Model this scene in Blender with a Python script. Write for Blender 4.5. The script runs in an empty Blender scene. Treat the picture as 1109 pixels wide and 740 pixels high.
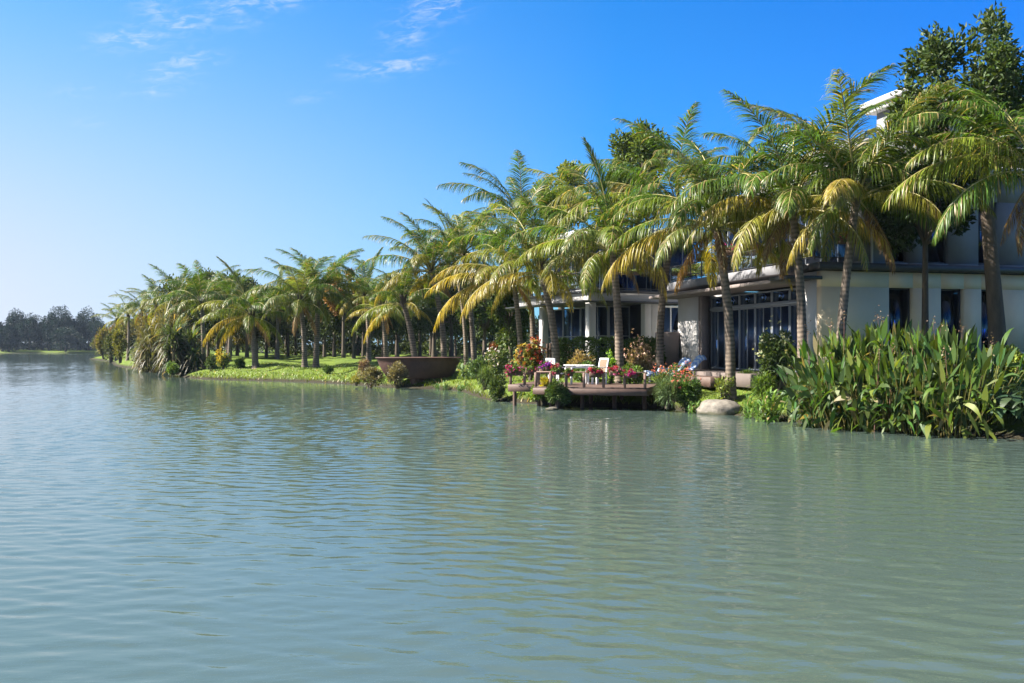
import bpy, math, random
import numpy as np
R = math.radians
rnd = random.Random(7)
rng = np.random.default_rng(7)
S = bpy.context.scene
COL = S.collection

# ------------------------------------------------------------------ camera
HC, FP, HY = 2.2, 1000.0, 377.0            # eye height over the water, focal length in photo pixels, horizon row
cam_d = bpy.data.cameras.new('camera'); cam = bpy.data.objects.new('camera', cam_d); COL.objects.link(cam)
cam.location = (0, 0, HC); cam.rotation_euler = (R(90), 0, 0)
cam_d.sensor_width = 36; cam_d.lens = FP/1109*36
cam_d.shift_y = 7/1109
cam_d.clip_start = .1; cam_d.clip_end = 6000
S.camera = cam

# ------------------------------------------------------------------ world, sun, exposure
SUN_EL, SUN_AZ = R(40), R(-91)             # azimuth clockwise from +Y (the view direction)
w = bpy.data.worlds.new('World'); S.world = w; w.use_nodes = True
nt = w.node_tree; N = nt.nodes; Lk = nt.links; N.clear()
def wn(t, **k):
    n = N.new(t)
    for a, v in k.items(): setattr(n, a, v)
    return n
def wmath(op, a, b=None, c=None):
    n = wn('ShaderNodeMath', operation=op)
    for i, v in enumerate((a, b, c)):
        if v is None: continue
        if isinstance(v, (int, float)): n.inputs[i].default_value = v
        else: Lk.new(v, n.inputs[i])
    return n.outputs[0]
sky = wn('ShaderNodeTexSky', sky_type='NISHITA', sun_disc=False)
sky.sun_elevation = SUN_EL; sky.sun_rotation = SUN_AZ % (2*math.pi)
sky.air_density = 1.0; sky.dust_density = .7; sky.ozone_density = 2.2; sky.altitude = 0
hs = wn('ShaderNodeHueSaturation'); hs.inputs['Saturation'].default_value = 1.72; hs.inputs['Hue'].default_value = .5
Lk.new(sky.outputs[0], hs.inputs['Color'])
tc = wn('ShaderNodeTexCoord'); sep = wn('ShaderNodeSeparateXYZ'); Lk.new(tc.outputs['Generated'], sep.inputs[0])
az = wmath('ARCTAN2', sep.outputs[0], sep.outputs[1])
el = wmath('ARCSINE', sep.outputs[2])
mask = None
for (px, py, rx, ry, s) in ((145,41,34,10,1), (196,24,34,12,.95), (181,80,24,8,.75), (206,66,26,9,.9), (440,36,22,12,1), (472,9,30,13,.95),
                         (428,72,44,8,1), (256,5,30,10,1), (82,99,16,5,.7), (172,98,28,6,.6), (100,133,14,4,.5), (375,68,14,6,.7), (298,4,28,8,.8), (335,105,20,5,.4), (168,8,20,18,.6), (262,24,22,8,.5)):
    dx, dz = (px-554.5)/FP, (HY-py)/FP
    a0 = math.atan(dx); e0 = math.asin(dz/math.sqrt(1+dx*dx+dz*dz))
    u = wmath('DIVIDE', wmath('SUBTRACT', az, a0), rx/FP*1.0)
    v = wmath('DIVIDE', wmath('SUBTRACT', wmath('SUBTRACT', el, e0), wmath('MULTIPLY', wmath('SUBTRACT', az, a0), .18)), ry/FP*1.05)
    d2 = wmath('ADD', wmath('MULTIPLY', u, u), wmath('MULTIPLY', v, v))
    g = wmath('MULTIPLY', wmath('EXPONENT', wmath('MULTIPLY', d2, -1.0)), s)
    mask = g if mask is None else wmath('MAXIMUM', mask, g)
cmb = wn('ShaderNodeCombineXYZ'); Lk.new(az, cmb.inputs[0]); Lk.new(wmath('SUBTRACT', wmath('MULTIPLY', el, 3.2), wmath('MULTIPLY', az, .5)), cmb.inputs[1])
nz = wn('ShaderNodeTexNoise'); nz.inputs['Scale'].default_value = 46; nz.inputs['Detail'].default_value = 7; nz.inputs['Roughness'].default_value = .62
nz.inputs['Distortion'].default_value = .7
Lk.new(cmb.outputs[0], nz.inputs['Vector'])
cl = wn('ShaderNodeMapRange', interpolation_type='SMOOTHSTEP'); cl.inputs['From Min'].default_value = .40; cl.inputs['From Max'].default_value = .78
cl.inputs['To Max'].default_value = .62
Lk.new(nz.outputs[0], cl.inputs['Value']); cfac = wmath('MULTIPLY', cl.outputs[0], mask)
mixc = wn('ShaderNodeMixRGB'); mixc.inputs['Color2'].default_value = (3.7, 3.95, 4.2, 1)
tint = wn('ShaderNodeMixRGB', blend_type='MULTIPLY'); tint.inputs['Fac'].default_value = 1; tint.inputs['Color2'].default_value = (.22, .57, .97, 1); Lk.new(hs.outputs[0], tint.inputs['Color1'])
# pale haze low in the sky, stronger on the sun's side
toward = wmath('COSINE', wmath('SUBTRACT', az, SUN_AZ))
e1 = wmath('DIVIDE', wmath('MAXIMUM', el, 0.0), .26)
fall = wmath('EXPONENT', wmath('MULTIPLY', wmath('MULTIPLY', e1, e1), -1.0))
gf = wmath('MULTIPLY', fall, wmath('MINIMUM', wmath('MAXIMUM', wmath('MULTIPLY_ADD', toward, 1.3, .25), .08), 1.0))
glow = wn('ShaderNodeMixRGB'); glow.inputs['Color2'].default_value = (3.4, 3.5, 4.1, 1)
e2 = wmath('DIVIDE', wmath('MAXIMUM', el, 0.0), .5)
gf2 = wmath('MULTIPLY', wmath('EXPONENT', wmath('MULTIPLY', wmath('MULTIPLY', e2, e2), -1.0)), wmath('MINIMUM', wmath('MAXIMUM', wmath('MULTIPLY_ADD', toward, .8, .5), 0.0), 1.0))
glow2 = wn('ShaderNodeMixRGB'); glow2.inputs['Color2'].default_value = (.45, 2.55, 4.1, 1)
Lk.new(gf2, glow2.inputs['Fac']); Lk.new(tint.outputs[0], glow2.inputs['Color1'])
# added above the view: paler sky that greys the water's reflections
added_veil = wn('ShaderNodeMapRange', interpolation_type='SMOOTHSTEP'); added_veil.inputs['From Min'].default_value = .36; added_veil.inputs['From Max'].default_value = .75; added_veil.inputs['To Max'].default_value = .75
Lk.new(el, added_veil.inputs['Value'])
glow3 = wn('ShaderNodeMixRGB'); glow3.inputs['Color2'].default_value = (1.55, 1.8, 2.2, 1)
Lk.new(added_veil.outputs[0], glow3.inputs['Fac']); Lk.new(glow2.outputs[0], glow3.inputs['Color1'])
Lk.new(gf, glow.inputs['Fac']); Lk.new(glow3.outputs[0], glow.inputs['Color1'])
Lk.new(cfac, mixc.inputs['Fac']); Lk.new(glow.outputs[0], mixc.inputs['Color1'])
bg = wn('ShaderNodeBackground'); bg.inputs['Strength'].default_value = .062
Lk.new(mixc.outputs[0], bg.inputs['Color'])
wo = wn('ShaderNodeOutputWorld'); Lk.new(bg.outputs[0], wo.inputs['Surface'])

sd = bpy.data.lights.new('sun', 'SUN'); sun = bpy.data.objects.new('sun', sd); COL.objects.link(sun)
sd.energy = 5.0; sd.angle = R(.53); sd.color = (1, .93, .82)
ts = np.array([math.sin(SUN_AZ)*math.cos(SUN_EL), math.cos(SUN_AZ)*math.cos(SUN_EL), math.sin(SUN_EL)])
from mathutils import Vector, Matrix
sun.rotation_euler = Vector(ts).to_track_quat('Z', 'Y').to_euler(); sun.location = (-60, 0, 60)
S.view_settings.view_transform = 'Standard'; S.view_settings.look = 'None'
S.view_settings.exposure = 2.0; S.view_settings.gamma = 1
S.render.resolution_x, S.render.resolution_y = 1024, 683
S.render.engine = 'CYCLES'
S.cycles.max_bounces = 6; S.cycles.transparent_max_bounces = 12; S.cycles.volume_bounces = 0

# ------------------------------------------------------------------ helpers
WAVE_SLOPE = .064
def X_(px, D): return (px-554.5)*D/FP
def Z_(py, D): return HC-(py-HY)*D/FP

class MB:
    def __init__(s): s.v = []; s.f = {3: [], 4: []}; s.m = {3: [], 4: []}; s.n = 0
    def add(s, v, f, mi=0):
        v = np.asarray(v, float).reshape(-1, 3); f = np.asarray(f, int)
        k = f.shape[1]
        s.v.append(v); s.f[k].append(f+s.n); s.m[k].append(np.full(len(f), mi)); s.n += len(v)
    def box(s, x0, x1, y0, y1, z0, z1, mi=0):
        v = [(x, y, z) for z in (z0, z1) for y in (y0, y1) for x in (x0, x1)]
        s.add(v, [(0,2,3,1),(4,5,7,6),(0,1,5,4),(2,6,7,3),(0,4,6,2),(1,3,7,5)], mi)
    def bbox(s, x0, x1, y0, y1, z0, z1, b=.01, mi=0):          # box with chamfered vertical and horizontal edges
        b = min(b, (x1-x0)*.3, (y1-y0)*.3, (z1-z0)*.3)
        lv = []
        for z, i in ((z0, b), (z0+b, 0), (z1-b, 0), (z1, b)):
            X0, X1, Y0, Y1 = x0+i, x1-i, y0+i, y1-i
            lv.append([(X0+b,Y0,z),(X1-b,Y0,z),(X1,Y0+b,z),(X1,Y1-b,z),(X1-b,Y1,z),(X0+b,Y1,z),(X0,Y1-b,z),(X0,Y0+b,z)])
        v = np.array(lv).reshape(-1, 3); f = []
        for k in range(3):
            for j in range(8):
                a, c = k*8+j, k*8+(j+1)%8; f.append((a, c, c+8, a+8))
        s.add(v, f, mi)
        s.add(v[[0,1,2,3,4,5,6,7]], [(3,2,1,0),(7,4,3,0),(7,6,5,4)], mi)
        s.add(v[24:32], [(0,1,2,3),(0,3,4,7),(4,5,6,7)], mi)
    def tube(s, pts, rad, n=8, mi=0, cap=True):
        pts = np.asarray(pts, float); m = len(pts)
        rad = np.broadcast_to(np.asarray(rad, float), (m,))
        t = np.gradient(pts, axis=0); t /= np.linalg.norm(t, axis=1)[:, None]+1e-9
        up = np.array([0,0,1.]) if abs(t[0][2]) < .9 else np.array([1.,0,0])
        a = np.cross(up, t); a /= np.linalg.norm(a, axis=1)[:, None]+1e-9
        b = np.cross(t, a)
        th = np.arange(n)*2*math.pi/n
        v = pts[:, None] + rad[:, None, None]*(np.cos(th)[None, :, None]*a[:, None] + np.sin(th)[None, :, None]*b[:, None])
        i = np.arange(m-1)[:, None]*n; j = np.arange(n)[None]; k = (j+1) % n
        f = np.stack([i+j, i+k, i+n+k, i+n+j], -1).reshape(-1, 4)
        s.add(v.reshape(-1, 3), f, mi)
        if cap:
            s.add(np.vstack([v[-1], pts[-1]]), [(q, (q+1) % n, n) for q in range(n)], mi)
            s.add(np.vstack([v[0], pts[0]]), [((q+1) % n, q, n) for q in range(n)], mi)
    def build(s, name, mats, parent=None, smooth=False, loc=None):
        me = bpy.data.meshes.new(name)
        V = np.vstack(s.v); me.vertices.add(len(V)); me.vertices.foreach_set('co', V.astype(np.float32).ravel())
        fl = []; mi = []; starts = []; tot = 0
        for k in (3, 4):
            if s.f[k]:
                F = np.vstack(s.f[k]); fl.append(F.ravel()); mi.append(np.concatenate(s.m[k]))
                starts.append(tot+np.arange(len(F))*k); tot += F.size
        fl = np.concatenate(fl).astype(np.int32); st = np.concatenate(starts).astype(np.int32); mi = np.concatenate(mi).astype(np.int32)
        me.loops.add(len(fl)); me.loops.foreach_set('vertex_index', fl)
        me.polygons.add(len(st)); me.polygons.foreach_set('loop_start', st)
        me.polygons.foreach_set('material_index', mi)
        if smooth: me.polygons.foreach_set('use_smooth', np.ones(len(st), bool))
        me.update(calc_edges=True); me.validate()
        for m in (mats if isinstance(mats, (list, tuple)) else [mats]):
            if m: me.materials.append(m)
        o = bpy.data.objects.new(name, me); COL.objects.link(o)
        if parent: o.parent = parent
        if loc is not None: o.location = loc
        return o

def tag(o, label, cat, group=None):
    o['label'] = label; o['category'] = cat
    if group: o['group'] = group
    return o
def thing(name, label, cat, loc=(0,0,0), rz=0, group=None):
    o = bpy.data.objects.new(name, None); COL.objects.link(o); o.empty_display_size = .2
    o.location = loc; o.rotation_euler = (0, 0, rz)
    return tag(o, label, cat, group)
def struct(o): o['kind'] = 'structure'; return o

# ------------------------------------------------------------------ materials
def mat(name):
    m = bpy.data.materials.new(name); m.use_nodes = True; m.node_tree.nodes.clear(); return m, m.node_tree.nodes, m.node_tree.links
def solid(name, col, rough=.6, var=.15, scale=4, bump=.0, bscale=40, metal=0, streak=0):
    m, n, l = mat(name)
    p = n.new('ShaderNodeBsdfPrincipled'); o = n.new('ShaderNodeOutputMaterial'); l.new(p.outputs[0], o.inputs[0])
    t = n.new('ShaderNodeTexCoord')
    nz = n.new('ShaderNodeTexNoise'); nz.inputs['Scale'].default_value = scale; nz.inputs['Detail'].default_value = 6; nz.inputs['Roughness'].default_value = .65
    mp = n.new('ShaderNodeMapping'); l.new(t.outputs['Object'], mp.inputs[0]); l.new(mp.outputs[0], nz.inputs['Vector'])
    if streak: mp.inputs['Scale'].default_value = (1, 1, streak)
    mr = n.new('ShaderNodeMapRange'); mr.inputs['From Min'].default_value = .25; mr.inputs['From Max'].default_value = .75
    mr.inputs['To Min'].default_value = 1-var; mr.inputs['To Max'].default_value = 1+var
    l.new(nz.outputs[0], mr.inputs['Value'])
    mx = n.new('ShaderNodeMixRGB'); mx.blend_type = 'MULTIPLY'; mx.inputs['Fac'].default_value = 1; mx.inputs['Color1'].default_value = (*col, 1)
    l.new(mr.outputs[0], mx.inputs['Color2']); l.new(mx.outputs[0], p.inputs['Base Color'])
    p.inputs['Roughness'].default_value = rough; p.inputs['Metallic'].default_value = metal
    if bump:
        b = n.new('ShaderNodeBump'); b.inputs['Strength'].default_value = bump; b.inputs['Distance'].default_value = .02
        n2 = n.new('ShaderNodeTexNoise'); n2.inputs['Scale'].default_value = bscale; n2.inputs['Detail'].default_value = 5
        l.new(mp.outputs[0], n2.inputs['Vector']); l.new(n2.outputs[0], b.inputs['Height']); l.new(b.outputs[0], p.inputs['Normal'])
    return m

def leaf_mat(name, var=.45, transl=.4, rough=.4, dry=0.0, drycol=(.32,.24,.11), spec=.5, hue=.03):
    """colour comes from each object's own colour, jittered per leaf"""
    m, n, l = mat(name)
    o = n.new('ShaderNodeOutputMaterial'); oi = n.new('ShaderNodeObjectInfo'); ge = n.new('ShaderNodeNewGeometry')
    mr = n.new('ShaderNodeMapRange'); mr.inputs['To Min'].default_value = 1-var; mr.inputs['To Max'].default_value = 1+var
    l.new(ge.outputs['Random Per Island'], mr.inputs['Value'])
    hv = n.new('ShaderNodeHueSaturation'); l.new(oi.outputs['Color'], hv.inputs['Color']); l.new(mr.outputs[0], hv.inputs['Value'])
    wn_ = n.new('ShaderNodeTexWhiteNoise'); wn_.noise_dimensions = '1D'; l.new(ge.outputs['Random Per Island'], wn_.inputs['W'])
    mh = n.new('ShaderNodeMapRange'); mh.inputs['To Min'].default_value = .5-hue; mh.inputs['To Max'].default_value = .5+hue*.6
    l.new(wn_.outputs['Value'], mh.inputs['Value']); l.new(mh.outputs[0], hv.inputs['Hue'])
    col = hv.outputs[0]
    if dry:
        gt = n.new('ShaderNodeMath'); gt.operation = 'LESS_THAN'; gt.inputs[1].default_value = dry
        w2 = n.new('ShaderNodeSeparateColor'); l.new(wn_.outputs['Color'], w2.inputs[0]); l.new(w2.outputs[1], gt.inputs[0])
        mx = n.new('ShaderNodeMixRGB'); mx.inputs['Color2'].default_value = (*drycol, 1); l.new(gt.outputs[0], mx.inputs['Fac']); l.new(col, mx.inputs['Color1'])
        col = mx.outputs[0]
    p = n.new('ShaderNodeBsdfPrincipled'); l.new(col, p.inputs['Base Color']); p.inputs['Roughness'].default_value = rough
    p.inputs['Specular IOR Level'].default_value = spec
    t = n.new('ShaderNodeBsdfTranslucent')
    tcx = n.new('ShaderNodeMixRGB'); tcx.blend_type = 'MULTIPLY'; tcx.inputs['Fac'].default_value = 1; tcx.inputs['Color2'].default_value = (1.5,1.35,.5,1)
    l.new(col, tcx.inputs['Color1']); l.new(tcx.outputs[0], t.inputs['Color'])
    ms = n.new('ShaderNodeMixShader'); ms.inputs[0].default_value = transl
    l.new(p.outputs[0], ms.inputs[1]); l.new(t.outputs[0], ms.inputs[2]); l.new(ms.outputs[0], o.inputs[0])
    return m
M = {}
M['frond'] = leaf_mat('palm_leaflets', .6, .42, .38, spec=.3, dry=.08, hue=.02)
M['rib'] = solid('palm_midrib', (.3,.26,.09), .5)
M['leaf'] = leaf_mat('broad_leaves', .5, .3, .5, spec=.25)
M['leafdry'] = leaf_mat('waterside_leaves', .55, .38, .5, dry=.06, drycol=(.2,.17,.085), spec=.3, hue=.045)
M['grass'] = leaf_mat('grass_blades', .4, .35, .5, dry=.06)
M['petal'] = leaf_mat('petals', .35, .3, .6, spec=.2, hue=.05)
M['bark'] = solid('tree_bark', (.07,.052,.038), .9, .4, 6, .8, 14, streak=.3)
M['white'] = solid('white_render', (.42,.41,.41), .8, .06, 1.2, .1, 60)
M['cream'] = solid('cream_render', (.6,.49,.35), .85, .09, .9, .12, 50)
M['pink'] = solid('pinkish_finish', (.2,.165,.155), .8, .12, 3, .1, 30)
M['grey'] = solid('shade_grey_render', (.16,.16,.175), .85, .1, 1.0, .1, 50)  # darker copy of the white render: wall and slab shade is in the colour
M['dark'] = solid('dark_metal', (.022,.024,.03), .45, .2, 3)
M['frame'] = solid('window_frame_grey', (.16,.18,.21), .4, .1)
M['whiteframe'] = solid('white_window_frame', (.7,.72,.75), .4, .05)
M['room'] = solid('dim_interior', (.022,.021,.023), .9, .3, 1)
M['curtain'] = solid('blue_curtain', (.05,.14,.36), .8, .3, 2.5)
M['wood'] = solid('deck_timber', (.085,.05,.038), .65, .3, 5, .3, 30)
M['woodrail'] = solid('weathered_rail', (.17,.1,.075), .7, .3, 5, .3, 30)
M['fence'] = solid('brown_fence_timber', (.085,.05,.035), .75, .3, 5)
M['bowl'] = solid('rusty_bowl', (.07,.033,.025), .7, .35, 2.5, .3, 12)
M['plastic'] = solid('white_painted_furniture', (.78,.78,.77), .4, .04)
M['wicker'] = solid('wicker', (.15,.1,.06), .7, .3, 40, .6, 90)
M['stone'] = solid('boulder_stone', (.14,.125,.105), .9, .55, 4.5, 1, 9)
M['paving'] = solid('terrace_paving', (.11,.085,.075), .8, .2, 2, .2, 20)
M['basket'] = solid('coir_basket', (.1,.06,.04), .9, .3, 30)
M['soil'] = solid('soil', (.05,.035,.022), .95, .3, 8)

def cloth_mat():
    m, n, l = mat('blue_white_towel')
    p = n.new('ShaderNodeBsdfPrincipled'); o = n.new('ShaderNodeOutputMaterial'); l.new(p.outputs[0], o.inputs[0])
    t = n.new('ShaderNodeTexCoord'); w_ = n.new('ShaderNodeTexWave'); w_.inputs['Scale'].default_value = 2.4; w_.inputs['Distortion'].default_value = 5
    w_.inputs['Detail'].default_value = 3
    l.new(t.outputs['Object'], w_.inputs[0]); cr = n.new('ShaderNodeValToRGB'); l.new(w_.outputs[0], cr.inputs[0])
    cr.color_ramp.elements[0].color = (.27,.4,.72,1); cr.color_ramp.elements[0].position = .35
    cr.color_ramp.elements[1].color = (.68,.74,.82,1); cr.color_ramp.elements[1].position = .75
    l.new(cr.outputs[0], p.inputs['Base Color']); p.inputs['Roughness'].default_value = .9
    return m
M['towel'] = cloth_mat()

def glass_mat():
    m, n, l = mat('tinted_glass')
    o = n.new('ShaderNodeOutputMaterial'); g = n.new('ShaderNodeBsdfGlossy'); g.inputs['Roughness'].default_value = .02
    g.inputs['Color'].default_value = (.75,.85,1,1)
    t = n.new('ShaderNodeBsdfTransparent'); t.inputs['Color'].default_value = (.42,.52,.66,1)
    f = n.new('ShaderNodeFresnel'); f.inputs['IOR'].default_value = 1.42
    ms = n.new('ShaderNodeMixShader'); l.new(f.outputs[0], ms.inputs[0]); l.new(t.outputs[0], ms.inputs[1]); l.new(g.outputs[0], ms.inputs[2])
    l.new(ms.outputs[0], o.inputs[0]); return m
M['glass'] = glass_mat()

def trunk_mat():
    m, n, l = mat('palm_trunk_rings')
    p = n.new('ShaderNodeBsdfPrincipled'); o = n.new('ShaderNodeOutputMaterial'); l.new(p.outputs[0], o.inputs[0]); p.inputs['Roughness'].default_value = .85
    t = n.new('ShaderNodeTexCoord')
    w_ = n.new('ShaderNodeTexWave'); w_.bands_direction = 'Z'; w_.inputs['Scale'].default_value = 2.2; w_.inputs['Distortion'].default_value = 3
    w_.inputs['Detail'].default_value = 3; w_.inputs['Detail Scale'].default_value = 1.5
    l.new(t.outputs['Object'], w_.inputs[0])
    nz = n.new('ShaderNodeTexNoise'); nz.inputs['Scale'].default_value = 5; nz.inputs['Detail'].default_value = 6; l.new(t.outputs['Object'], nz.inputs[0])
    a = n.new('ShaderNodeMath'); a.operation = 'MULTIPLY_ADD'; l.new(w_.outputs['Fac'], a.inputs[0]); a.inputs[1].default_value = .4
    s2 = n.new('ShaderNodeMath'); s2.operation = 'MULTIPLY'; l.new(nz.outputs[0], s2.inputs[0]); s2.inputs[1].default_value = .85; l.new(s2.outputs[0], a.inputs[2])
    cr = n.new('ShaderNodeValToRGB'); l.new(a.outputs[0], cr.inputs[0])
    cr.color_ramp.elements[0].color = (.045,.033,.024,1); cr.color_ramp.elements[0].position = .25
    cr.color_ramp.elements[1].color = (.19,.145,.108,1); cr.color_ramp.elements[1].position = .95
    l.new(cr.outputs[0], p.inputs['Base Color'])
    return m
M['trunk'] = trunk_mat()

def water_mat():
    m, n, l = mat('rippled_lake_water')
    p = n.new('ShaderNodeBsdfPrincipled'); o = n.new('ShaderNodeOutputMaterial'); l.new(p.outputs[0], o.inputs[0])
    p.inputs['Base Color'].default_value = (.05,.074,.064,1); p.inputs['Roughness'].default_value = .04; p.inputs['IOR'].default_value = 1.42
    ge = n.new('ShaderNodeNewGeometry'); h = None
    for (sx, sy, rot, det, amp, dist) in ((5,13,-4,3,.0025,.5), (9,21,12,2,.001,.4)):
        mp = n.new('ShaderNodeMapping'); mp.vector_type = 'POINT'; mp.inputs['Scale'].default_value = (sx, sy, 1); mp.inputs['Rotation'].default_value = (0,0,R(rot))
        mp2 = n.new('ShaderNodeMapping'); mp2.inputs['Rotation'].default_value = (0,0,R(rot)); l.new(ge.outputs['Position'], mp2.inputs[0])
        mp.inputs['Rotation'].default_value = (0,0,0); l.new(mp2.outputs[0], mp.inputs[0])
        nz = n.new('ShaderNodeTexNoise'); nz.inputs['Scale'].default_value = 1; nz.inputs['Detail'].default_value = det; nz.inputs['Roughness'].default_value = .45
        nz.inputs['Distortion'].default_value = dist
        l.new(mp.outputs[0], nz.inputs['Vector'])
        a = n.new('ShaderNodeMath'); a.operation = 'MULTIPLY_ADD'; l.new(nz.outputs[0], a.inputs[0]); a.inputs[1].default_value = amp
        if h: l.new(h, a.inputs[2])
        else: a.inputs[2].default_value = 0
        h = a.outputs[0]
    b = n.new('ShaderNodeBump'); b.inputs['Strength'].default_value = 1; b.inputs['Distance'].default_value = 1
    l.new(h, b.inputs['Height']); l.new(b.outputs[0], p.inputs['Normal'])
    return m
def land_mat():
    m, n, l = mat('lawn_and_bank')
    p = n.new('ShaderNodeBsdfPrincipled'); o = n.new('ShaderNodeOutputMaterial'); l.new(p.outputs[0], o.inputs[0]); p.inputs['Roughness'].default_value = .9
    p.inputs['Specular IOR Level'].default_value = .15
    ge = n.new('ShaderNodeNewGeometry')
    nz = n.new('ShaderNodeTexNoise'); nz.inputs['Scale'].default_value = .5; nz.inputs['Detail'].default_value = 8; nz.inputs['Roughness'].default_value = .7
    l.new(ge.outputs['Position'], nz.inputs['Vector'])
    cr = n.new('ShaderNodeValToRGB'); l.new(nz.outputs[0], cr.inputs[0])
    e = cr.color_ramp.elements; e[0].color = (.05,.085,.012,1); e[0].position = .3; e[1].color = (.14,.19,.026,1); e[1].position = .72
    sx = n.new('ShaderNodeSeparateXYZ'); l.new(ge.outputs['Position'], sx.inputs[0])
    mr = n.new('ShaderNodeMapRange'); mr.inputs['From Min'].default_value = .1; mr.inputs['From Max'].default_value = .3; l.new(sx.outputs[2], mr.inputs['Value'])
    mx = n.new('ShaderNodeMixRGB'); mx.inputs['Color1'].default_value = (.03,.026,.016,1); l.new(mr.outputs[0], mx.inputs['Fac']); l.new(cr.outputs[0], mx.inputs['Color2'])
    l.new(mx.outputs[0], p.inputs['Base Color'])
    n2 = n.new('ShaderNodeTexNoise'); n2.inputs['Scale'].default_value = 9; n2.inputs['Detail'].default_value = 6; l.new(ge.outputs['Position'], n2.inputs['Vector'])
    b = n.new('ShaderNodeBump'); b.inputs['Strength'].default_value = .8; b.inputs['Distance'].default_value = .12; l.new(n2.outputs[0], b.inputs['Height']); l.new(b.outputs[0], p.inputs['Normal'])
    return m
M['water'] = water_mat(); M['land'] = land_mat()

# ------------------------------------------------------------------ ground and water
SH = np.array([(60,2),(34,10),(20,16.5),(14.6,20),(12.2,22.2),(9.5,24.8),(8.3,27.6),(7.5,29.6),(6.9,30.7),(5.9,32.6),(5,34),(2.9,35.4),(.9,36.4),(-.9,38.6),(-1.9,43),(-2.7,47),(-4.2,49.8),
   (-6,51),(-8.2,53.6),(-10.5,56.6),(-13.5,59.6),(-16.5,61.6),(-20.2,64),(-22.6,66),(-25,70),(-28.5,78),(-35,90),(-47,110),(-64,147),(-83,183),(-105,240),(-125,300),(-140,420)], float)
def smooth_poly(P, k=6):
    out = []
    for i in range(len(P)-1):
        p0, p1, p2, p3 = P[max(i-1,0)], P[i], P[i+1], P[min(i+2,len(P)-1)]
        for j in range(k):
            t = j/k
            out.append(.5*((2*p1)+(-p0+p2)*t+(2*p0-5*p1+4*p2-p3)*t*t+(-p0+3*p1-3*p2+p3)*t**3))
    out.append(P[-1]); return np.array(out)
SHS = smooth_poly(SH)
POLY = np.vstack([SHS, [(900,420),(900,2)]])
def sdf(P):
    P = np.asarray(P, float); d = np.full(len(P), 1e9)
    for a, b in zip(SHS[:-1], SHS[1:]):
        ab = b-a; t = np.clip(((P-a)@ab)/(ab@ab), 0, 1); q = a+t[:, None]*ab
        d = np.minimum(d, np.hypot(*(P-q).T))
    ins = np.zeros(len(P), bool)
    for a, b in zip(POLY, np.roll(POLY, -1, axis=0)):
        c = (a[1] > P[:, 1]) != (b[1] > P[:, 1])
        xx = a[0]+(P[:, 1]-a[1])*(b[0]-a[0])/(b[1]-a[1]+1e-12)
        ins ^= c & (P[:, 0] < xx)
    return np.where(ins, d, -d)
def height(P):
    P = np.asarray(P, float); d = sdf(P)
    x, y = P[:, 0], P[:, 1]
    h = np.interp(d, [-30,-4,-1,0,.35,1.2,3.2,7,14,60], [-2,-1.4,-.5,-.04,.2,.5,.86,1.08,1.2,1.35])
    wob = .10*np.sin(x*.9+y*.35)+.07*np.sin(y*.8-x*.5+1.3)+.04*np.sin(x*2.1+y*1.7)
    return h + wob*np.clip(d/2.5, 0, 1)*np.clip((y-38)/12, .25, 1)
def gz(x, y): return float(height([(x, y)])[0])

gx = np.unique(np.concatenate([np.arange(-30, 24, .45), np.arange(-70,-30,1.5), np.arange(-220,-70,6), np.arange(24,60,3), np.arange(60,901,40)]))
gy = np.unique(np.concatenate([np.arange(14, 72, .45), np.arange(72, 130, 1.5), np.arange(130, 421, 6), np.arange(2,14,2)]))
GX, GY = np.meshgrid(gx, gy); P = np.stack([GX.ravel(), GY.ravel()], 1); Z = height(P)
b = MB(); nx, ny = len(gx), len(gy)
i = np.arange(ny-1)[:, None]*nx+np.arange(nx-1)[None]
F = np.stack([i, i+1, i+nx+1, i+nx], -1).reshape(-1, 4)
keep = (Z[F].max(axis=1) > -1.2)
b.add(np.column_stack([P, Z]), F[keep])
struct(b.build('ground', M['land'], smooth=True))
# far shore: a low bank closing the lake, with land running on behind it
b = MB(); ys = [(380,-.6),(384,.15),(392,.9),(420,1.6),(520,2.2),(3000,2.5)]; xs = np.linspace(-2600, 1500, 83)
V = [(x, y+8*math.sin(x*.03)*(y < 450), z) for (y, z) in ys for x in xs]
i = np.arange(len(ys)-1)[:, None]*83+np.arange(82)[None]
b.add(V, np.stack([i, i+1, i+84, i+83], -1).reshape(-1, 4))
struct(b.build('far_bank', M['land'], smooth=True))
# the lake surface: real ripples, one sheet, finest where the eye is near it
ang = np.radians(np.unique(np.concatenate([np.arange(-180, -44, 4), np.linspace(-44, 44, 430), np.arange(46, 181, 4)])))
rr = [.4]
while rr[-1] < 2600: rr.append(rr[-1]+(max(.048, rr[-1]*.0017) if 3.5 < rr[-1] < 420 else (.3 if rr[-1] < 420 else rr[-1]*.08)))
rr = np.array(rr); AA, RR = np.meshgrid(ang, rr); WX, WY = RR*np.sin(AA), RR*np.cos(AA)
wr = np.random.default_rng(31); H_ = np.zeros_like(WX); nw = 46
lam = np.exp(wr.uniform(math.log(.13), math.log(.55), nw)); dirs = np.radians(-100+wr.normal(size=nw)*24); ph = wr.uniform(0, 6.28, nw)
gust = .85+.3*np.sin(WX*.07+WY*.05+1)*np.sin(WY*.045-WX*.03)+.15*np.sin(WX*.23-WY*.11)
for k in range(nw):
    kk = 2*math.pi/lam[k]; sl = WAVE_SLOPE*math.sqrt(2/nw)
    q = kk*(WX*math.cos(dirs[k])+WY*math.sin(dirs[k]))+ph[k]+.8*np.sin(WX*.31+k)+.6*np.sin(WY*.27-k*1.7)
    H_ += sl/kk*(np.sin(q)+.22*np.cos(2*q))
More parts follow.
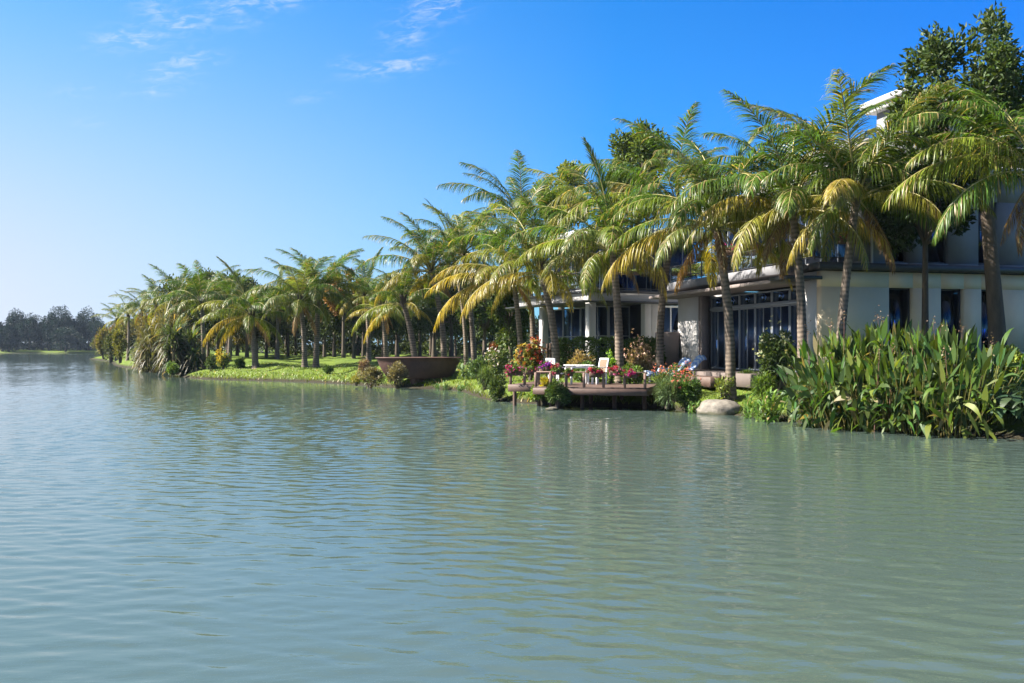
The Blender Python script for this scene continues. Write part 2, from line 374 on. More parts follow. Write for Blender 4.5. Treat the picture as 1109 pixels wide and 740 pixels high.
H_ *= gust*np.clip((RR-2)/2, 0, 1)*np.clip((450-RR)/100, 0, 1)*np.clip((50-np.abs(np.degrees(AA)))/4, 0, 1)
b = MB(); na, nr = len(ang), len(rr)
i = np.arange(nr-1)[:, None]*na+np.arange(na-1)[None]
b.add(np.stack([WX.ravel(), WY.ravel(), H_.ravel()], 1), np.stack([i, i+na, i+na+1, i+1], -1).reshape(-1, 4))
struct(b.build('water', M['water'], smooth=True))
b = MB(); b.add([(-2600,-60,-3),(1500,-60,-3),(1500,600,-3),(-2600,600,-3)], [(0,1,2,3)])
struct(b.build('lake_bed', M['soil']))

# ------------------------------------------------------------------ foliage builders
def norm(v): return v/(np.linalg.norm(v, axis=-1, keepdims=True)+1e-9)
def leaves(mb, P, D, U, ln, wd, fold=.25, bend=.15, mi=0):
    """folded diamond leaves: base points P, directions D, rough up U, lengths and widths"""
    P = np.asarray(P, float); n = len(P); D = norm(D); Sd = norm(np.cross(D, U)); Nn = np.cross(Sd, D)
    ln = np.broadcast_to(ln, n)[:, None]; wd = np.broadcast_to(wd, n)[:, None]
    mid = P+D*ln*.45
    v = np.stack([P, mid+Sd*wd*.5+Nn*wd*fold, P+D*ln-Nn*ln*bend, mid-Sd*wd*.5+Nn*wd*fold], 1).reshape(-1, 3)
    i = np.arange(n)[:, None]*4
    mb.add(v, np.concatenate([i+[0,1,2], i+[0,2,3]]), mi)
def blades(mb, P, D, ln, wd, droop=.6, seg=4, mi=0, U=None, prof=(.55,1,.95,.7,.0)):
    """strap or lance shaped leaves that arch over: each one strip of quads"""
    P = np.asarray(P, float); n = len(P); D = norm(np.asarray(D, float)); ln = np.broadcast_to(ln, n)[:, None]; wd = np.broadcast_to(wd, n)[:, None]
    droop = np.broadcast_to(droop, n)[:, None]
    Sd = np.cross(D, np.array([0,0,1.]) if U is None else U); Sd = norm(Sd+1e-4)
    rows = []; p = P.copy(); d = D.copy()
    for k in range(seg+1):
        wq = np.interp(k/seg, np.linspace(0, 1, len(prof)), prof)
        rows.append(p-Sd*wd*wq*.5); rows.append(p+Sd*wd*wq*.5)
        d = norm(d+np.array([0,0,-1.])*droop/seg*(k+1)*.5); p = p+d*ln/seg
    v = np.stack(rows, 1).reshape(-1, 3); m = 2*(seg+1)
    i = np.arange(n)[:, None]*m
    f = np.concatenate([i+[2*k, 2*k+1, 2*k+3, 2*k+2] for k in range(seg)])
    mb.add(v, f, mi)

def rsph(n):
    v = rng.normal(size=(n, 3)); return norm(v)
def cloud_pts(n, r, nclump, tight=.3, floor=-.7, shell=.75):
    """points in lumpy clumps filling an ellipsoid (centre 0), with outward direction"""
    c = rsph(nclump*3); c = c[c[:, 2] > floor][:nclump]
    c = c*rng.uniform(shell*.55, shell, (len(c), 1))
    k = rng.integers(0, len(c), n); sz = rng.uniform(.6, 1.25, len(c))*tight
    q = rsph(n)*(rng.uniform(0, 1, (n, 1))**.45)*sz[k][:, None]
    p = c[k]+q
    return p*np.asarray(r), norm(norm(q)+.6*c[k]), c*np.asarray(r)

def bush(name, label, cat, x, y, z, rx, ry, h, n, ls, col, lw=.5, flowers=None, clumps=16, group=None, tight=.42, kind='leaf', m='leaf', stems=True):
    """x,y = foot, h = height; > foliage, stems, flowers"""
    t = thing(name, label, cat, (x, y, z), 0, group)
    mb = MB(); r = (rx*.8, ry*.8, h*.46)
    p, d, c = cloud_pts(n, r, clumps, tight, -.95)
    p[:, 2] += h*.5; keep = p[:, 2] > .02; p, d = p[keep], d[keep]
    dd = norm(d+.7*rsph(len(p))+np.array([0,0,.25]))
    if kind == 'leaf': leaves(mb, p, dd, rsph(len(p)), rng.uniform(.6,1.3,len(p))*ls, rng.uniform(.7,1.2,len(p))*ls*lw)
    else: blades(mb, p, norm(dd+np.array([0,0,.4])), rng.uniform(.6,1.3,len(p))*ls, ls*lw, .9, 3)
    o = mb.build('foliage', M[m], t); o.color = (*col, 1)
    if stems:
        sb = MB()
        for q in c[:9]:
            e = np.array([q[0], q[1], q[2]+h*.5]); s0 = np.array([e[0]*.2, e[1]*.2, -.05])
            sb.tube([s0, s0*.5+e*.5+[0,0,.05*h], e], [.02+.012*h,.015+.006*h,.006], 5)
        sb.build('stems', M['bark'], t)
    if flowers:
        for (fc, fn, fs, zone) in flowers:
            fb = MB(); p, d, _ = cloud_pts(fn*4, (rx*.95, ry*.95, h*.52), clumps, tight, -.9, .9)
            p[:, 2] += h*.5; k = np.argsort(-(p[:, 2]*zone + (-p[:, 1])*.6 + rng.normal(size=len(p))*.25*h))[:fn]
            for a in range(4):
                leaves(fb, p[k], norm(d[k]*.5+rsph(len(k))), d[k], fs, fs*.8, .1, .1)
            f = fb.build('flowers', M['petal'], t); f['kind'] = 'stuff'; f.color = (*fc, 1)
    return t

def tree(name, label, x, y, base_z, h, cr, cz, col, n=9000, ls=.22, clumps=26, trunk_r=.16, group=None, lean=(0,0), tight=.28, shell=.85, bare=.35, cat='tree'):
    """cr = crown radii, cz = crown centre height above the foot"""
    t = thing(name, label, cat, (x, y, base_z), rnd.uniform(0, 6.28) if group else 0, group)
    mb = MB(); p, d, c = cloud_pts(n, cr, clumps, tight, -.75, shell)
    off = np.array([lean[0], lean[1], cz]); p = p+off; c = c+off
    leaves(mb, p, norm(d+.9*rsph(n)), rsph(n), rng.uniform(.6,1.3,n)*ls, rng.uniform(.7,1.2,n)*ls*.55)
    o = mb.build('crown', M['leaf'], t); o.color = (*col, 1)
    tb = MB(); fork = np.array([lean[0]*.5, lean[1]*.5, max(cz-cr[2]*.75, h*bare)])
    tb.tube([(0,0,-.25),(lean[0]*.1,lean[1]*.1,fork[2]*.3),(lean[0]*.3,lean[1]*.3,fork[2]*.65),fork], [trunk_r*1.35,trunk_r,trunk_r*.85,trunk_r*.7], 9)
    for q in c[:14]:
        m_ = fork*.55+q*.45+np.array([0,0,.12*cr[2]])+rng.normal(size=3)*.1*cr[0]
        tb.tube([fork-[0,0,.1], m_, q], [trunk_r*.45, trunk_r*.24, trunk_r*.07], 6)
    tb.build('trunk', M['bark'], t, smooth=True)
    return t
def copy_tree(o, parent=None):
    c = o.copy(); COL.objects.link(c)
    if parent: c.parent = parent
    for ch in o.children: copy_tree(ch, c)
    return c

# ---- coconut palm fronds: a library of shapes by how far the frond has sunk, shared by every palm
def frond_mesh(pitch, seed):
    r = np.random.default_rng(seed); L = 4.4
    bend = np.interp(pitch, [-40,0,40,60,85], [45,76,84,72,42])*r.uniform(.85,1.15)
    ns = 26; s = np.linspace(0, 1, ns); ang = np.radians(pitch-bend*s**1.25)
    dx = np.cos(ang)*L/(ns-1); dz = np.sin(ang)*L/(ns-1)
    xs = np.concatenate([[0], np.cumsum(dx[:-1])]); zs = np.concatenate([[0], np.cumsum(dz[:-1])])
    sway = .25*r.normal()*s**2
    C = np.stack([xs, sway, zs], 1); T = np.gradient(C, axis=0); T = norm(T)
    mb = MB(); mb.tube(C, np.interp(s, [0,.15,1], [.05,.03,.006]), 5, 1)
    n = 108; sv = np.clip(np.linspace(.13, .995, n)+r.normal(size=n)*.006, .12, .998)
    for side in (-1, 1):
        q = np.clip(sv+r.normal(size=n)*.003, 0, 1)
        base = np.stack([np.interp(q, s, C[:, k]) for k in range(3)], 1); tt = norm(np.stack([np.interp(q, s, T[:, k]) for k in range(3)], 1))
        sd = norm(np.cross(tt, [0,0,1.]))*side; sd[:, 2] = 0; sd = norm(sd+1e-5); up = np.cross(sd*side, tt)
        ln = L*.235*np.interp(sv, [.1,.22,.45,.75,1], [.55,.9,1.05,.8,.3])*r.uniform(.8,1.12,n)*np.interp(pitch, [65,84], [1,.72])
        fw = np.interp(sv, [0,.5,1], [.45,.75,1.5])+np.repeat(r.normal(size=n//9+1), 9)[:n]*.13+np.interp(pitch, [45,70,84], [0,.45,1.7])
        lift = np.interp(pitch, [-40,20,80], [-.35,.05,.3])+np.repeat(r.normal(size=n//7+1), 7)[:n]*.12+r.normal(size=n)*.12
        d = norm(sd+tt*fw[:, None]+up*lift[:, None])
        dr = np.interp(pitch, [-40,0,45,85], [2.6,2.4,1.9,.6])*r.uniform(.6,1.3,n)
        blades(mb, base, d, ln, .031, dr, 4, 0, U=up+r.normal(size=(n,3))*.3, prof=(.5,1,.9,.6,.05))
    me_o = mb.build('frond', [M['frond'], M['rib']]); me = me_o.data; bpy.data.objects.remove(me_o)
    return me
PCL = (84, 70, 55, 40, 24, 6, -14, -36)
FRONDS = {p: [frond_mesh(p, 11*i+p+200) for i in range(3)] for p in PCL}
GREEN, OLIVE, GOLD, PALE = np.array((.052,.105,.013)), np.array((.13,.17,.022)), np.array((.27,.225,.036)), np.array((.17,.19,.08))

def palm(label, bx, by, D, cx, cy, sc=1.0, nf=21, seed=0, gold=.35, extra=(), r0=.17, low=-2, az0=None, name='coconut_palm', group='coconut palms on the shore', bend=0.12, old=True):
    r = random.Random(seed)
    x, y = X_(bx, D), D; z = gz(x, y)-.1
    top = np.array([X_(cx, D)-x, r.uniform(-.4,.4), Z_(cy, D)-z])
    r0 *= .9
    t = thing(name, label, 'palm tree', (x, y, z), 0, group)
    H = top[2]; m = max(12, int(H/.055)); u = np.linspace(0, 1, m)
    bow = np.array([top[0]*.0-top[0]*.35, 0, 0])+np.array([r.uniform(-bend,bend)*H*.3, 0, 0])
    c = np.outer(u, top)+np.outer(np.sin(u*math.pi)*.5, bow)
    rad = np.interp(u, [0,.05,.15,.5,.95,1], [r0*1.6,r0*1.25,r0*1.02,r0*.88,r0*.75,r0*.95])*(1+.055*(np.arange(m) % 3 == 0))*(1+rng.normal(size=m)*.012)
    tb = MB(); tb.tube(c, rad, 11)
    tb.build('trunk', M['trunk'], t, smooth=True)
    # leaf-base sheath of brown fibre
    sb = MB(); k = 26
    a = rng.uniform(0, 6.28, k); p = np.stack([np.cos(a)*r0*.7, np.sin(a)*r0*.7, rng.uniform(-.35,.25,k)], 1)+top
    blades(sb, p, np.stack([np.cos(a)*.35, np.sin(a)*.35, np.ones(k)], 1), .5, .16, .3, 3)
    sb.build('sheath', M['bark'], t)
    lst = []; nf -= 1
    for i in range(nf):
        f = i/(nf-1)
        pit = 74-(74-low)*f**1.2+r.uniform(-10,8)
        aa = (az0 or seed*.7)+i*2.39996+r.uniform(-.25,.25)
        lst.append((pit, aa, f, r.uniform(.86,1.08), None))
    for q in range(r.choice((0,1,1,2))): lst.append((-36+r.uniform(-6,6), r.uniform(0,6.28), .9, r.uniform(.65,.9), (.17,.105,.05)))
    lst.append((86, r.uniform(0,6.28), 0, .45, OLIVE)); ne = len(lst)
    for (pit, azd, fl, c_) in extra: lst.append((pit, R(azd), .8, fl*1.06, c_))
    for ii, (pit, aa, f, fl, c_) in enumerate(lst):
        pc = min(PCL, key=lambda q: abs(q-pit)); me = FRONDS[pc][r.randrange(3)]
        o = bpy.data.objects.new('frond', me); COL.objects.link(o); o.parent = t
        o.location = top+np.array([math.cos(aa)*.08, math.sin(aa)*.08, .12-.3*f])
        o.rotation_euler = (r.uniform(-.15,.15), -R(max(-10, min(10, pit-pc))), aa)
        k = sc*fl if ii >= ne else sc*1.05*fl*float(np.interp(pit, [-20,15,45,74,84], [.66,.8,1,1.02,.86])); o.scale = (k, k, k)
        if c_ is None:
            q = r.random(); g = max(0, min(1, (f-.45)*1.6*gold*2+r.uniform(-.2,.25)*gold*2))
            c_ = GREEN*(1-g)+(GOLD if q < .55 else OLIVE)*g
            if q > .85: c_ = c_*.6+PALE*.4
        o.color = (*(np.array(c_)*r.uniform(.85,1.15)), 1)
    return t

# ------------------------------------------------------------------ villas
def wall_open(mb, axis, c0, c1, u0, u1, z0, z1, holes, mi=0):
    """wall slab with rectangular openings; axis 'u' runs along x (thickness c0..c1 in y), 'v' runs along y"""
    us = sorted({u0, u1, *[h[0] for h in holes], *[h[1] for h in holes]}); zs = sorted({z0, z1, *[h[2] for h in holes], *[h[3] for h in holes]})
    for a, b_ in zip(us[:-1], us[1:]):
        run = None
        for c, d in zip(zs[:-1], zs[1:]):
            mu, mz = (a+b_)/2, (c+d)/2
            if any(h[0] < mu < h[1] and h[2] < mz < h[3] for h in holes): continue
            if axis == 'u': mb.box(a, b_, c0, c1, c, d, mi)
            else: mb.box(c0, c1, a, b_, c, d, mi)
def window(par, axis, c, u0, u1, z0, z1, fm, cols=2, rows=1, out=-1, fw=.06, name='window', drape=False):
    """frame + pane set at plane c"""
    fb = MB(); t0, t1 = c-.04, c+.04
    def bar(a, b_, p, q):
        if axis == 'u': fb.bbox(a, b_, t0, t1, p, q, .008)
        else: fb.bbox(t0, t1, a, b_, p, q, .008)
    bar(u0, u0+fw, z0, z1); bar(u1-fw, u1, z0, z1); bar(u0+fw, u1-fw, z0, z0+fw); bar(u0+fw, u1-fw, z1-fw, z1)
    for k in range(1, cols):
        m_ = u0+(u1-u0)*k/cols; bar(m_-fw*.4, m_+fw*.4, z0+fw, z1-fw)
    for k in range(1, rows):
        m_ = z0+(z1-z0)*k/rows
        for q in range(cols):
            a = u0+(u1-u0)*q/cols+fw*.45+(fw*.55 if q == 0 else 0); b_ = u0+(u1-u0)*(q+1)/cols-fw*.45-(fw*.55 if q == cols-1 else 0)
            bar(a, b_, m_-fw*.4, m_+fw*.4)
    f = fb.build(name, fm, par)
    pb = MB()
    if axis == 'u': pb.box(u0+.02, u1-.02, c-.006, c+.006, z0+.02, z1-.02)
    else: pb.box(c-.006, c+.006, u0+.02, u1-.02, z0+.02, z1-.02)
    pb.build('pane', M['glass'], f)
    return f
def curtain(par, axis, c, u0, u1, z0, z1, name='curtain', amp=.06, m='curtain'):
    n = int((u1-u0)/.035)+2; us = np.linspace(u0, u1, n); off = c+amp*np.sin(us*21)+.025*np.sin(us*53+1)
    mb = MB(); q = np.stack([us, off], 1) if axis == 'u' else np.stack([off, us], 1)
    v = np.vstack([np.column_stack([q, np.full(n, z0)]), np.column_stack([q, np.full(n, z1)])])
    i = np.arange(n-1)[:, None]; mb.add(v, i+[0, 1, n+1, n]); return mb.build(name, M[m], par, smooth=True)
def railing(par, pts, z0, h, name='balcony_railing', glass=True):
    mb = MB(); gb = MB()
    for (a, b_) in zip(pts[:-1], pts[1:]):
        a, b_ = np.array(a, float), np.array(b_, float); L = np.linalg.norm(b_-a); n = max(1, round(L/1.1))
        mb.tube([(*a, z0+h), (*b_, z0+h)], .028, 6); mb.tube([(*a, z0+.08), (*b_, z0+.08)], .018, 6)
        for k in range(n+1):
            p = a+(b_-a)*k/n; mb.tube([(*p, z0), (*p, z0+h)], .022, 6)
        nrm = np.array([-(b_-a)[1], (b_-a)[0]])/L*.005
        g0, g1 = a+(b_-a)*.01, b_-(b_-a)*.01
        gb.add([(*(g0-nrm), z0+.12), (*(g1-nrm), z0+.12), (*(g1-nrm), z0+h-.05), (*(g0-nrm), z0+h-.05)], [(0,1,2,3)])
    o = mb.build(name, M['dark'], par); gb.build('glass_panel', M['glass'], o); return o

V1 = thing('villa', 'white modern three storey villa with glass doors behind the tall palms at right', 'house', (10.4, 31, 1.3), math.atan2(.247, .97))
# near wing, ground floor: camera side wall with tall dark windows, water side wall with the glass front
mb = MB()
wins = [(2.6,3.55,.75,2.97), (4.68,5.62,.75,2.97), (6.35,7.1,.2,2.97), (8.6,9.7,.2,2.97)]
wall_open(mb, 'u', 0, .3, 0, 14, -.4, 3.5, wins)
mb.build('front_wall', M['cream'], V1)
mb = MB()
mb.box(0, .3, .3, 1.41, -.4, 3.5)
mb.build('side_wall', M['white'], V1)
mb = MB(); mb.box(-.03, .34, 9.3, 11.4, -.4, 3.45); mb.build('pier', M['white'], V1)
mb = MB(); mb.box(.342, 14, 11.4, 11.7, -.4, 3.5); mb.build('rear_wall', M['white'], V1)
mb = MB(); mb.box(13.7, 14, .3, 11.397, -.4, 3.5); mb.build('end_wall', M['white'], V1)
mb = MB(); mb.box(-.034, .36, 9.22, 9.296, -.4, 3.44); mb.box(.0, .36, 9.02, 9.22, -.4, 3.44); mb.build('pier_return', M['pink'], V1)  # camera-side return of the pier, in a darker pinkish colour
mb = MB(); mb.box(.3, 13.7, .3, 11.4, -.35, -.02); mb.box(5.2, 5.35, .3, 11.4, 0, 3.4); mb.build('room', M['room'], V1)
for a in wins: window(V1, 'u', .2, a[0], a[1], a[2], a[3], M['dark'], 1, 1)
mb = MB()  # added dark sheets just behind the panes, so the windows read near black
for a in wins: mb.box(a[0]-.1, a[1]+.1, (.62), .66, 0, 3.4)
mb.build('dark_backing', M['room'], V1)
for k in range(6):                                        # sliding doors and the lights above them
    v0 = 1.45+k*1.26; v1 = v0+1.24
    window(V1, 'v', .45, v0, v1, .02, 2.5, M['frame'], 2, 1, name='glass_door')
    window(V1, 'v', .45, v0, v1, 2.58, 3.08, M['frame'], 1, 1, name='transom_window')
mb = MB(); mb.bbox(.33, .57, 1.42, 9.0, 2.5, 2.58, .01); mb.build('transom_beam', M['frame'], V1)
curtain(V1, 'v', .85, 1.5, 3.6, .03, 2.95); curtain(V1, 'v', .85, 4.4, 6.4, .03, 2.95); curtain(V1, 'v', .85, 7.0, 8.9, .03, 2.95)
mb = MB(); mb.bbox(-1.25, .3, 1.15, 11.9, 3.13, 3.26, .015); mb.build('canopy', M['pink'], V1)
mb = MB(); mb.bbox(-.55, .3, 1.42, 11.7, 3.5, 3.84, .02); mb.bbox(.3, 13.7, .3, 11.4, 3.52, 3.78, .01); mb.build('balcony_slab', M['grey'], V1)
mb = MB(); mb.bbox(-.3, 14.2, -.35, 0.32, 3.53, 3.76, .015); mb.bbox(-.3, .3, .32, 1.41, 3.53, 3.76, .015); mb.build('eave_band', M['dark'], V1)
# slatted sun-shade by the near corner
mb = MB(); mb.bbox(-1.35, 0, -.05, .04, 3.2, 3.32, .01); mb.bbox(-1.35, -1.27, .05, 1.1, 3.2, 3.32, .01)
for k in range(9): mb.bbox(-1.26+k*.14, -1.20+k*.14, .045, 1.1, 3.21, 3.31, .006)
mb.build('sun_shade', M['dark'], V1)
railing(V1, [(.9,-.2), (-.4,-.2), (-.4,11.4)], 3.84, .72)
# second storey
mb = MB(); w2 = [(2.6,3.5,3.86,6.1), (4.3,5.15,3.86,6.1), (6.4,7.2,3.86,6.1), (8.4,9.3,3.86,6.1)]
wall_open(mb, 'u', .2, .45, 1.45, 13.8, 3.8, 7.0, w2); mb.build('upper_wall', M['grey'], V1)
mb = MB(); mb.box(1.45, 1.75, .453, .8, 3.8, 7.0); mb.build('upper_pillar', M['white'], V1)
for a in w2: window(V1, 'u', .36, a[0], a[1], a[2], a[3], M['dark'], 1, 1)
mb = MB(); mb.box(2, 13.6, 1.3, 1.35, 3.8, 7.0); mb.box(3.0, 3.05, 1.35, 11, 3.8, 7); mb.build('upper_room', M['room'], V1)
for k in range(5): window(V1, 'v', 1.9, .85+k*2.1, .85+k*2.1+2.06, 3.86, 6.6, M['frame'], 2, 1, name='upper_glass_door')
curtain(V1, 'v', 2.3, 1.0, 10.8, 3.88, 6.5)
mb = MB(); mb.bbox(1.0, 14.1, -.1, 11.8, 7.02, 7.3, .03); mb.build('upper_roof_slab', M['white'], V1)
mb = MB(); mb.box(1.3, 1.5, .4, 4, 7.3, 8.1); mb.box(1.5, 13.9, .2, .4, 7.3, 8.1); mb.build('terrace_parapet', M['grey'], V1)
mb = MB(); mb.tube([(2.02,.13,3.8),(2.02,.13,6.95)], .045, 8); mb.build('drainpipe', M['white'], V1)
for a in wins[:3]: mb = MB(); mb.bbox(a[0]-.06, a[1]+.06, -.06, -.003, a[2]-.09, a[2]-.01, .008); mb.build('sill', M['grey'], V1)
# third storey
mb = MB(); w3 = [(5.0,6.2,7.6,9.4), (7.4,8.6,7.6,9.4), (9.8,11,7.6,9.4)]
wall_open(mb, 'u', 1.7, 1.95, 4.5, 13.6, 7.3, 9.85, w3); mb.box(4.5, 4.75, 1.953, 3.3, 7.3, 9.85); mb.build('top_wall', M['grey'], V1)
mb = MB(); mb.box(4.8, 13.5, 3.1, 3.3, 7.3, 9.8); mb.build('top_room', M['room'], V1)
for a in w3: window(V1, 'u', 1.85, a[0], a[1], a[2], a[3], M['dark'], 2, 1)
mb = MB(); mb.bbox(4.2, 14, 1.4, 3.6, 9.86, 10.05, .02); mb.bbox(4.05, 14.1, 1.25, 3.75, 10.052, 10.28, .03); mb.build('cornice', M['white'], V1)
# low screen wall beside the pier
mb = MB(); mb.bbox(-1.15, -.05, 11.2, 11.4, -.35, 1.62, .015); mb.build('screen_wall', M['pink'], V1)

V2 = thing('villa', 'low corner house with white columns and glass balcony behind the deck', 'house', (3.67, 44, 1.3), math.atan2(.4, .917))
def b1(name, m, *boxes, bev=.015):
    mb = MB()
    for q in boxes: mb.bbox(*q, bev)
    return mb.build(name, M[m], V2)
for (u, v) in ((0,0), (0,5.2), (3.1,0)): b1('column', 'white', (u, u+.38, v, v+.38, -.4, 3.12))
b1('fascia', 'white', (-.1,7.5,-.1,.4,3.14,3.55), (-.1,.4,.4,8.2,3.14,3.55))
b1('slab', 'dark', (-.3,7.7,-.3,8.4,3.553,3.69))
b1('canopy', 'dark', (-.75,7.7,-.75,-.1,3.06,3.14), (-.75,-.1,-.1,8.4,3.06,3.14))
b1('front_wall', 'white', (3.5,4.02,0.02,.3,-.4,3.12), (5.98,7.4,.02,.3,-.4,3.12), (7.1,7.4,.3,8.2,-.4,3.12))
window(V2, 'u', .16, 4.05, 5.95, 0, 3.0, M['whiteframe'], 3, 2, fw=.09)
for k in range(2): window(V2, 'u', 1.4, .6+k*1.25, 1.83+k*1.25, 0, 3.0, M['frame'], 2, 2)
for k in range(3): window(V2, 'v', 1.4, 1.5+k*2, 3.46+k*2, 0, 3.0, M['frame'], 2, 2)
b1('ceiling', 'grey', (.42,7.08,.42,8.1,3.2,3.5))
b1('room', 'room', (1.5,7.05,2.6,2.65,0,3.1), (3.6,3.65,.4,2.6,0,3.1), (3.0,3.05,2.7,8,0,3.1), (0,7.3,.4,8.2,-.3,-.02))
railing(V2, [(7.4,-.15), (-.15,-.15), (-.15,8.2)], 3.69, .85)
for k in range(3): window(V2, 'u', 1.5, 1.55+k*1.9, 3.4+k*1.9, 3.7, 6.5, M['frame'], 2, 1, name='upper_glass_wall')
for k in range(3): window(V2, 'v', 1.5, 1.55+k*2.1, 3.6+k*2.1, 3.7, 6.5, M['frame'], 2, 1, name='upper_glass_wall')
curtain(V2, 'u', 1.8, 1.6, 7.1, 3.72, 6.4); curtain(V2, 'v', 1.8, 1.9, 7.8, 3.72, 6.4)
b1('roof_slab', 'white', (.6,7.8,.6,8.6,6.52,6.85))
# wooden fence by the corner house
t = thing('wooden_fence', 'brown vertical board fence beside the left white column', 'fence', (X_(592,42), 42.5, gz(X_(592,42),42.5)), .15)
mb = MB()
for k in range(9): mb.bbox(k*.14, k*.14+.115, 0, .03, 0, 1.55+.02*(k % 2), .006)
mb.build('boards', M['fence'], t); mb = MB(); mb.bbox(-.02,1.28,.032,.08,.3,.4,.006); mb.bbox(-.02,1.28,.032,.08,1.2,1.3,.006); mb.build('rail', M['fence'], t)
# terrace before the glass doors, with a timber step
mb = MB()
mb.bbox(-1.7, .3, 1.0, 9.2, -.5, -.02, .02); o = struct(mb.build('terrace', M['paving'])); o.location = V1.location; o.rotation_euler = V1.rotation_euler
mb = MB(); mb.bbox(-2.4, -1.71, 3.4, 7.2, -.55, -.17, .02); o = struct(mb.build('terrace_step', M['wood'])); o.location = V1.location; o.rotation_euler = V1.rotation_euler

# ------------------------------------------------------------------ deck, its rails, furniture
DK = thing('timber_deck', 'brown timber deck on posts over the water with a low railing', 'deck', (.78, 33.3, .8), math.atan2(-.295, .956))
mb = MB()
for k in range(32): mb.bbox(0, 4.07, k*.142, k*.142+.135, -.035, 0, .004)
mb.build('deck_boards', M['wood'], DK)
mb = MB(); mb.bbox(-.02, 4.1, -.05, -.005, -.27, -.04, .008); mb.bbox(-.02,.03,0,4.5,-.27,-.04,.008); mb.bbox(4.05,4.1,0,4.5,-.27,-.04,.008); mb.build('fascia_board', M['wood'], DK)
mb = MB()
for k in range(5): mb.bbox(.2+k*.92, .3+k*.92, 0, 4.4, -.2, -.037, .005)
mb.build('joists', M['fence'], DK)
for u in (.3, 1.5, 2.7, 3.8):
    for v in (1.3, 2.8): mb = MB(); mb.tube([(u,v,-2),(u,v,-.04)], .075, 8); mb.build('post', M['fence'], DK)
mb = MB(); mb.bbox(-1.35, -.04, 1.35, 4.5, -.02, .02, .005)
mb.bbox(-1.38, -.04, 1.3, 1.346, -.25, .018, .008); mb.build('side_platform', M['wood'], DK)
for u in (-1.2, -.25): mb = MB(); mb.tube([(u,1.6,-2),(u,1.6,-.02)], .075, 8); mb.build('post', M['fence'], DK)
rp = [(.07,.04),(.62,.04),(1.2,.04),(1.85,.04),(2.55,.04),(3.3,.04),(4.02,.04)]
for (u, v) in rp: mb = MB(); mb.bbox(u-.045,u+.045,v-.045,v+.045,0,.52,.01); mb.build('rail_post', M['woodrail'], DK)
for (u, v) in ((-1.3,1.4),(-.75,1.4),(-.2,1.4)): mb = MB(); mb.bbox(u-.045,u+.045,v-.045,v+.045,.02,.5,.01); mb.build('rail_post', M['woodrail'], DK)
mb = MB(); mb.bbox(.1,4.1,0,.08,.521,.56,.008); mb.build('handrail', M['woodrail'], DK)
mb = MB(); mb.bbox(-1.36,-.15,1.36,1.44,.501,.54,.008); mb.build('handrail', M['woodrail'], DK)

def chair(x, y, z, rz, label, back):
    t = thing('garden_chair', label, 'chair', (x, y, z), rz, 'chairs on the deck')
    mb = MB(); mb.bbox(-.26,.27,-.27,.27,.40,.44,.012); mb.build('seat', M['plastic'], t)
    mb = MB()
    for (a, c_) in ((-.28,-.20),(.20,.28)): mb.tube([(-.25,(a+c_)/2,.44),(-.30,(a+c_)/2,.7),(-.37,(a+c_)/2,.99)], .033, 6)
    mb.tube([(-.37,-.24,.98),(-.37,.24,.98)], .033, 6); mb.build('back_frame', M['plastic'], t)
    mb = MB(); n = 8
    v = [(-.265-.1*(k/n)**1.3, s_*.22, .46+.5*k/n) for k in range(n+1) for s_ in (-1,1)]
    mb.add(v, [(2*k,2*k+1,2*k+3,2*k+2) for k in range(n)])
    v2 = [(p[0]+.02, p[1], p[2]) for p in v]; mb.add(v2, [(2*k+1,2*k,2*k+2,2*k+3) for k in range(n)])
    mb.build('backrest', M[back], t)
    for (a, b_) in ((-.24,-.24),(-.24,.24),(.25,-.24),(.25,.24)):
        mb = MB(); mb.bbox(a-.025,a+.025,b_-.025,b_+.025,0,.40,.006); mb.build('leg', M['plastic'], t)
    for s_ in (-1, 1):
        mb = MB(); mb.bbox(-.28,.27,s_*.26-.03,s_*.26+.03,.64,.67,.008); mb.bbox(.21,.25,s_*.26-.02,s_*.26+.02,.441,.639,.006); mb.build('armrest', M['plastic'], t)
    return t
dz = .8
chair(X_(604,35.4), 35.4, dz, R(38), 'white garden chair with white back at left of the deck table', 'plastic')
chair(X_(647,35.7), 35.7, dz, R(216), 'white garden chair with tan wicker back at right of the deck table', 'wicker')
t = thing('garden_table', 'white slatted garden table between two chairs on the deck', 'table', (X_(627,36), 36, dz), .2)
mb = MB()
for k in range(9): mb.bbox(-.5+k*.112, -.5+k*.112+.1, -.48, .48, .71, .74, .006)
mb.build('tabletop', M['plastic'], t); mb = MB(); mb.bbox(-.44,.44,-.42,-.38,.62,.708,.006); mb.bbox(-.44,.44,.38,.42,.62,.708,.006); mb.build('apron', M['plastic'], t)
for (a, b_) in ((-.42,-.42),(.42,-.42),(-.42,.42),(.42,.42)):
    mb = MB(); mb.bbox(a-.035,a+.035,b_-.045,b_+.025,0,.618,.006); mb.build('leg', M['plastic'], t)

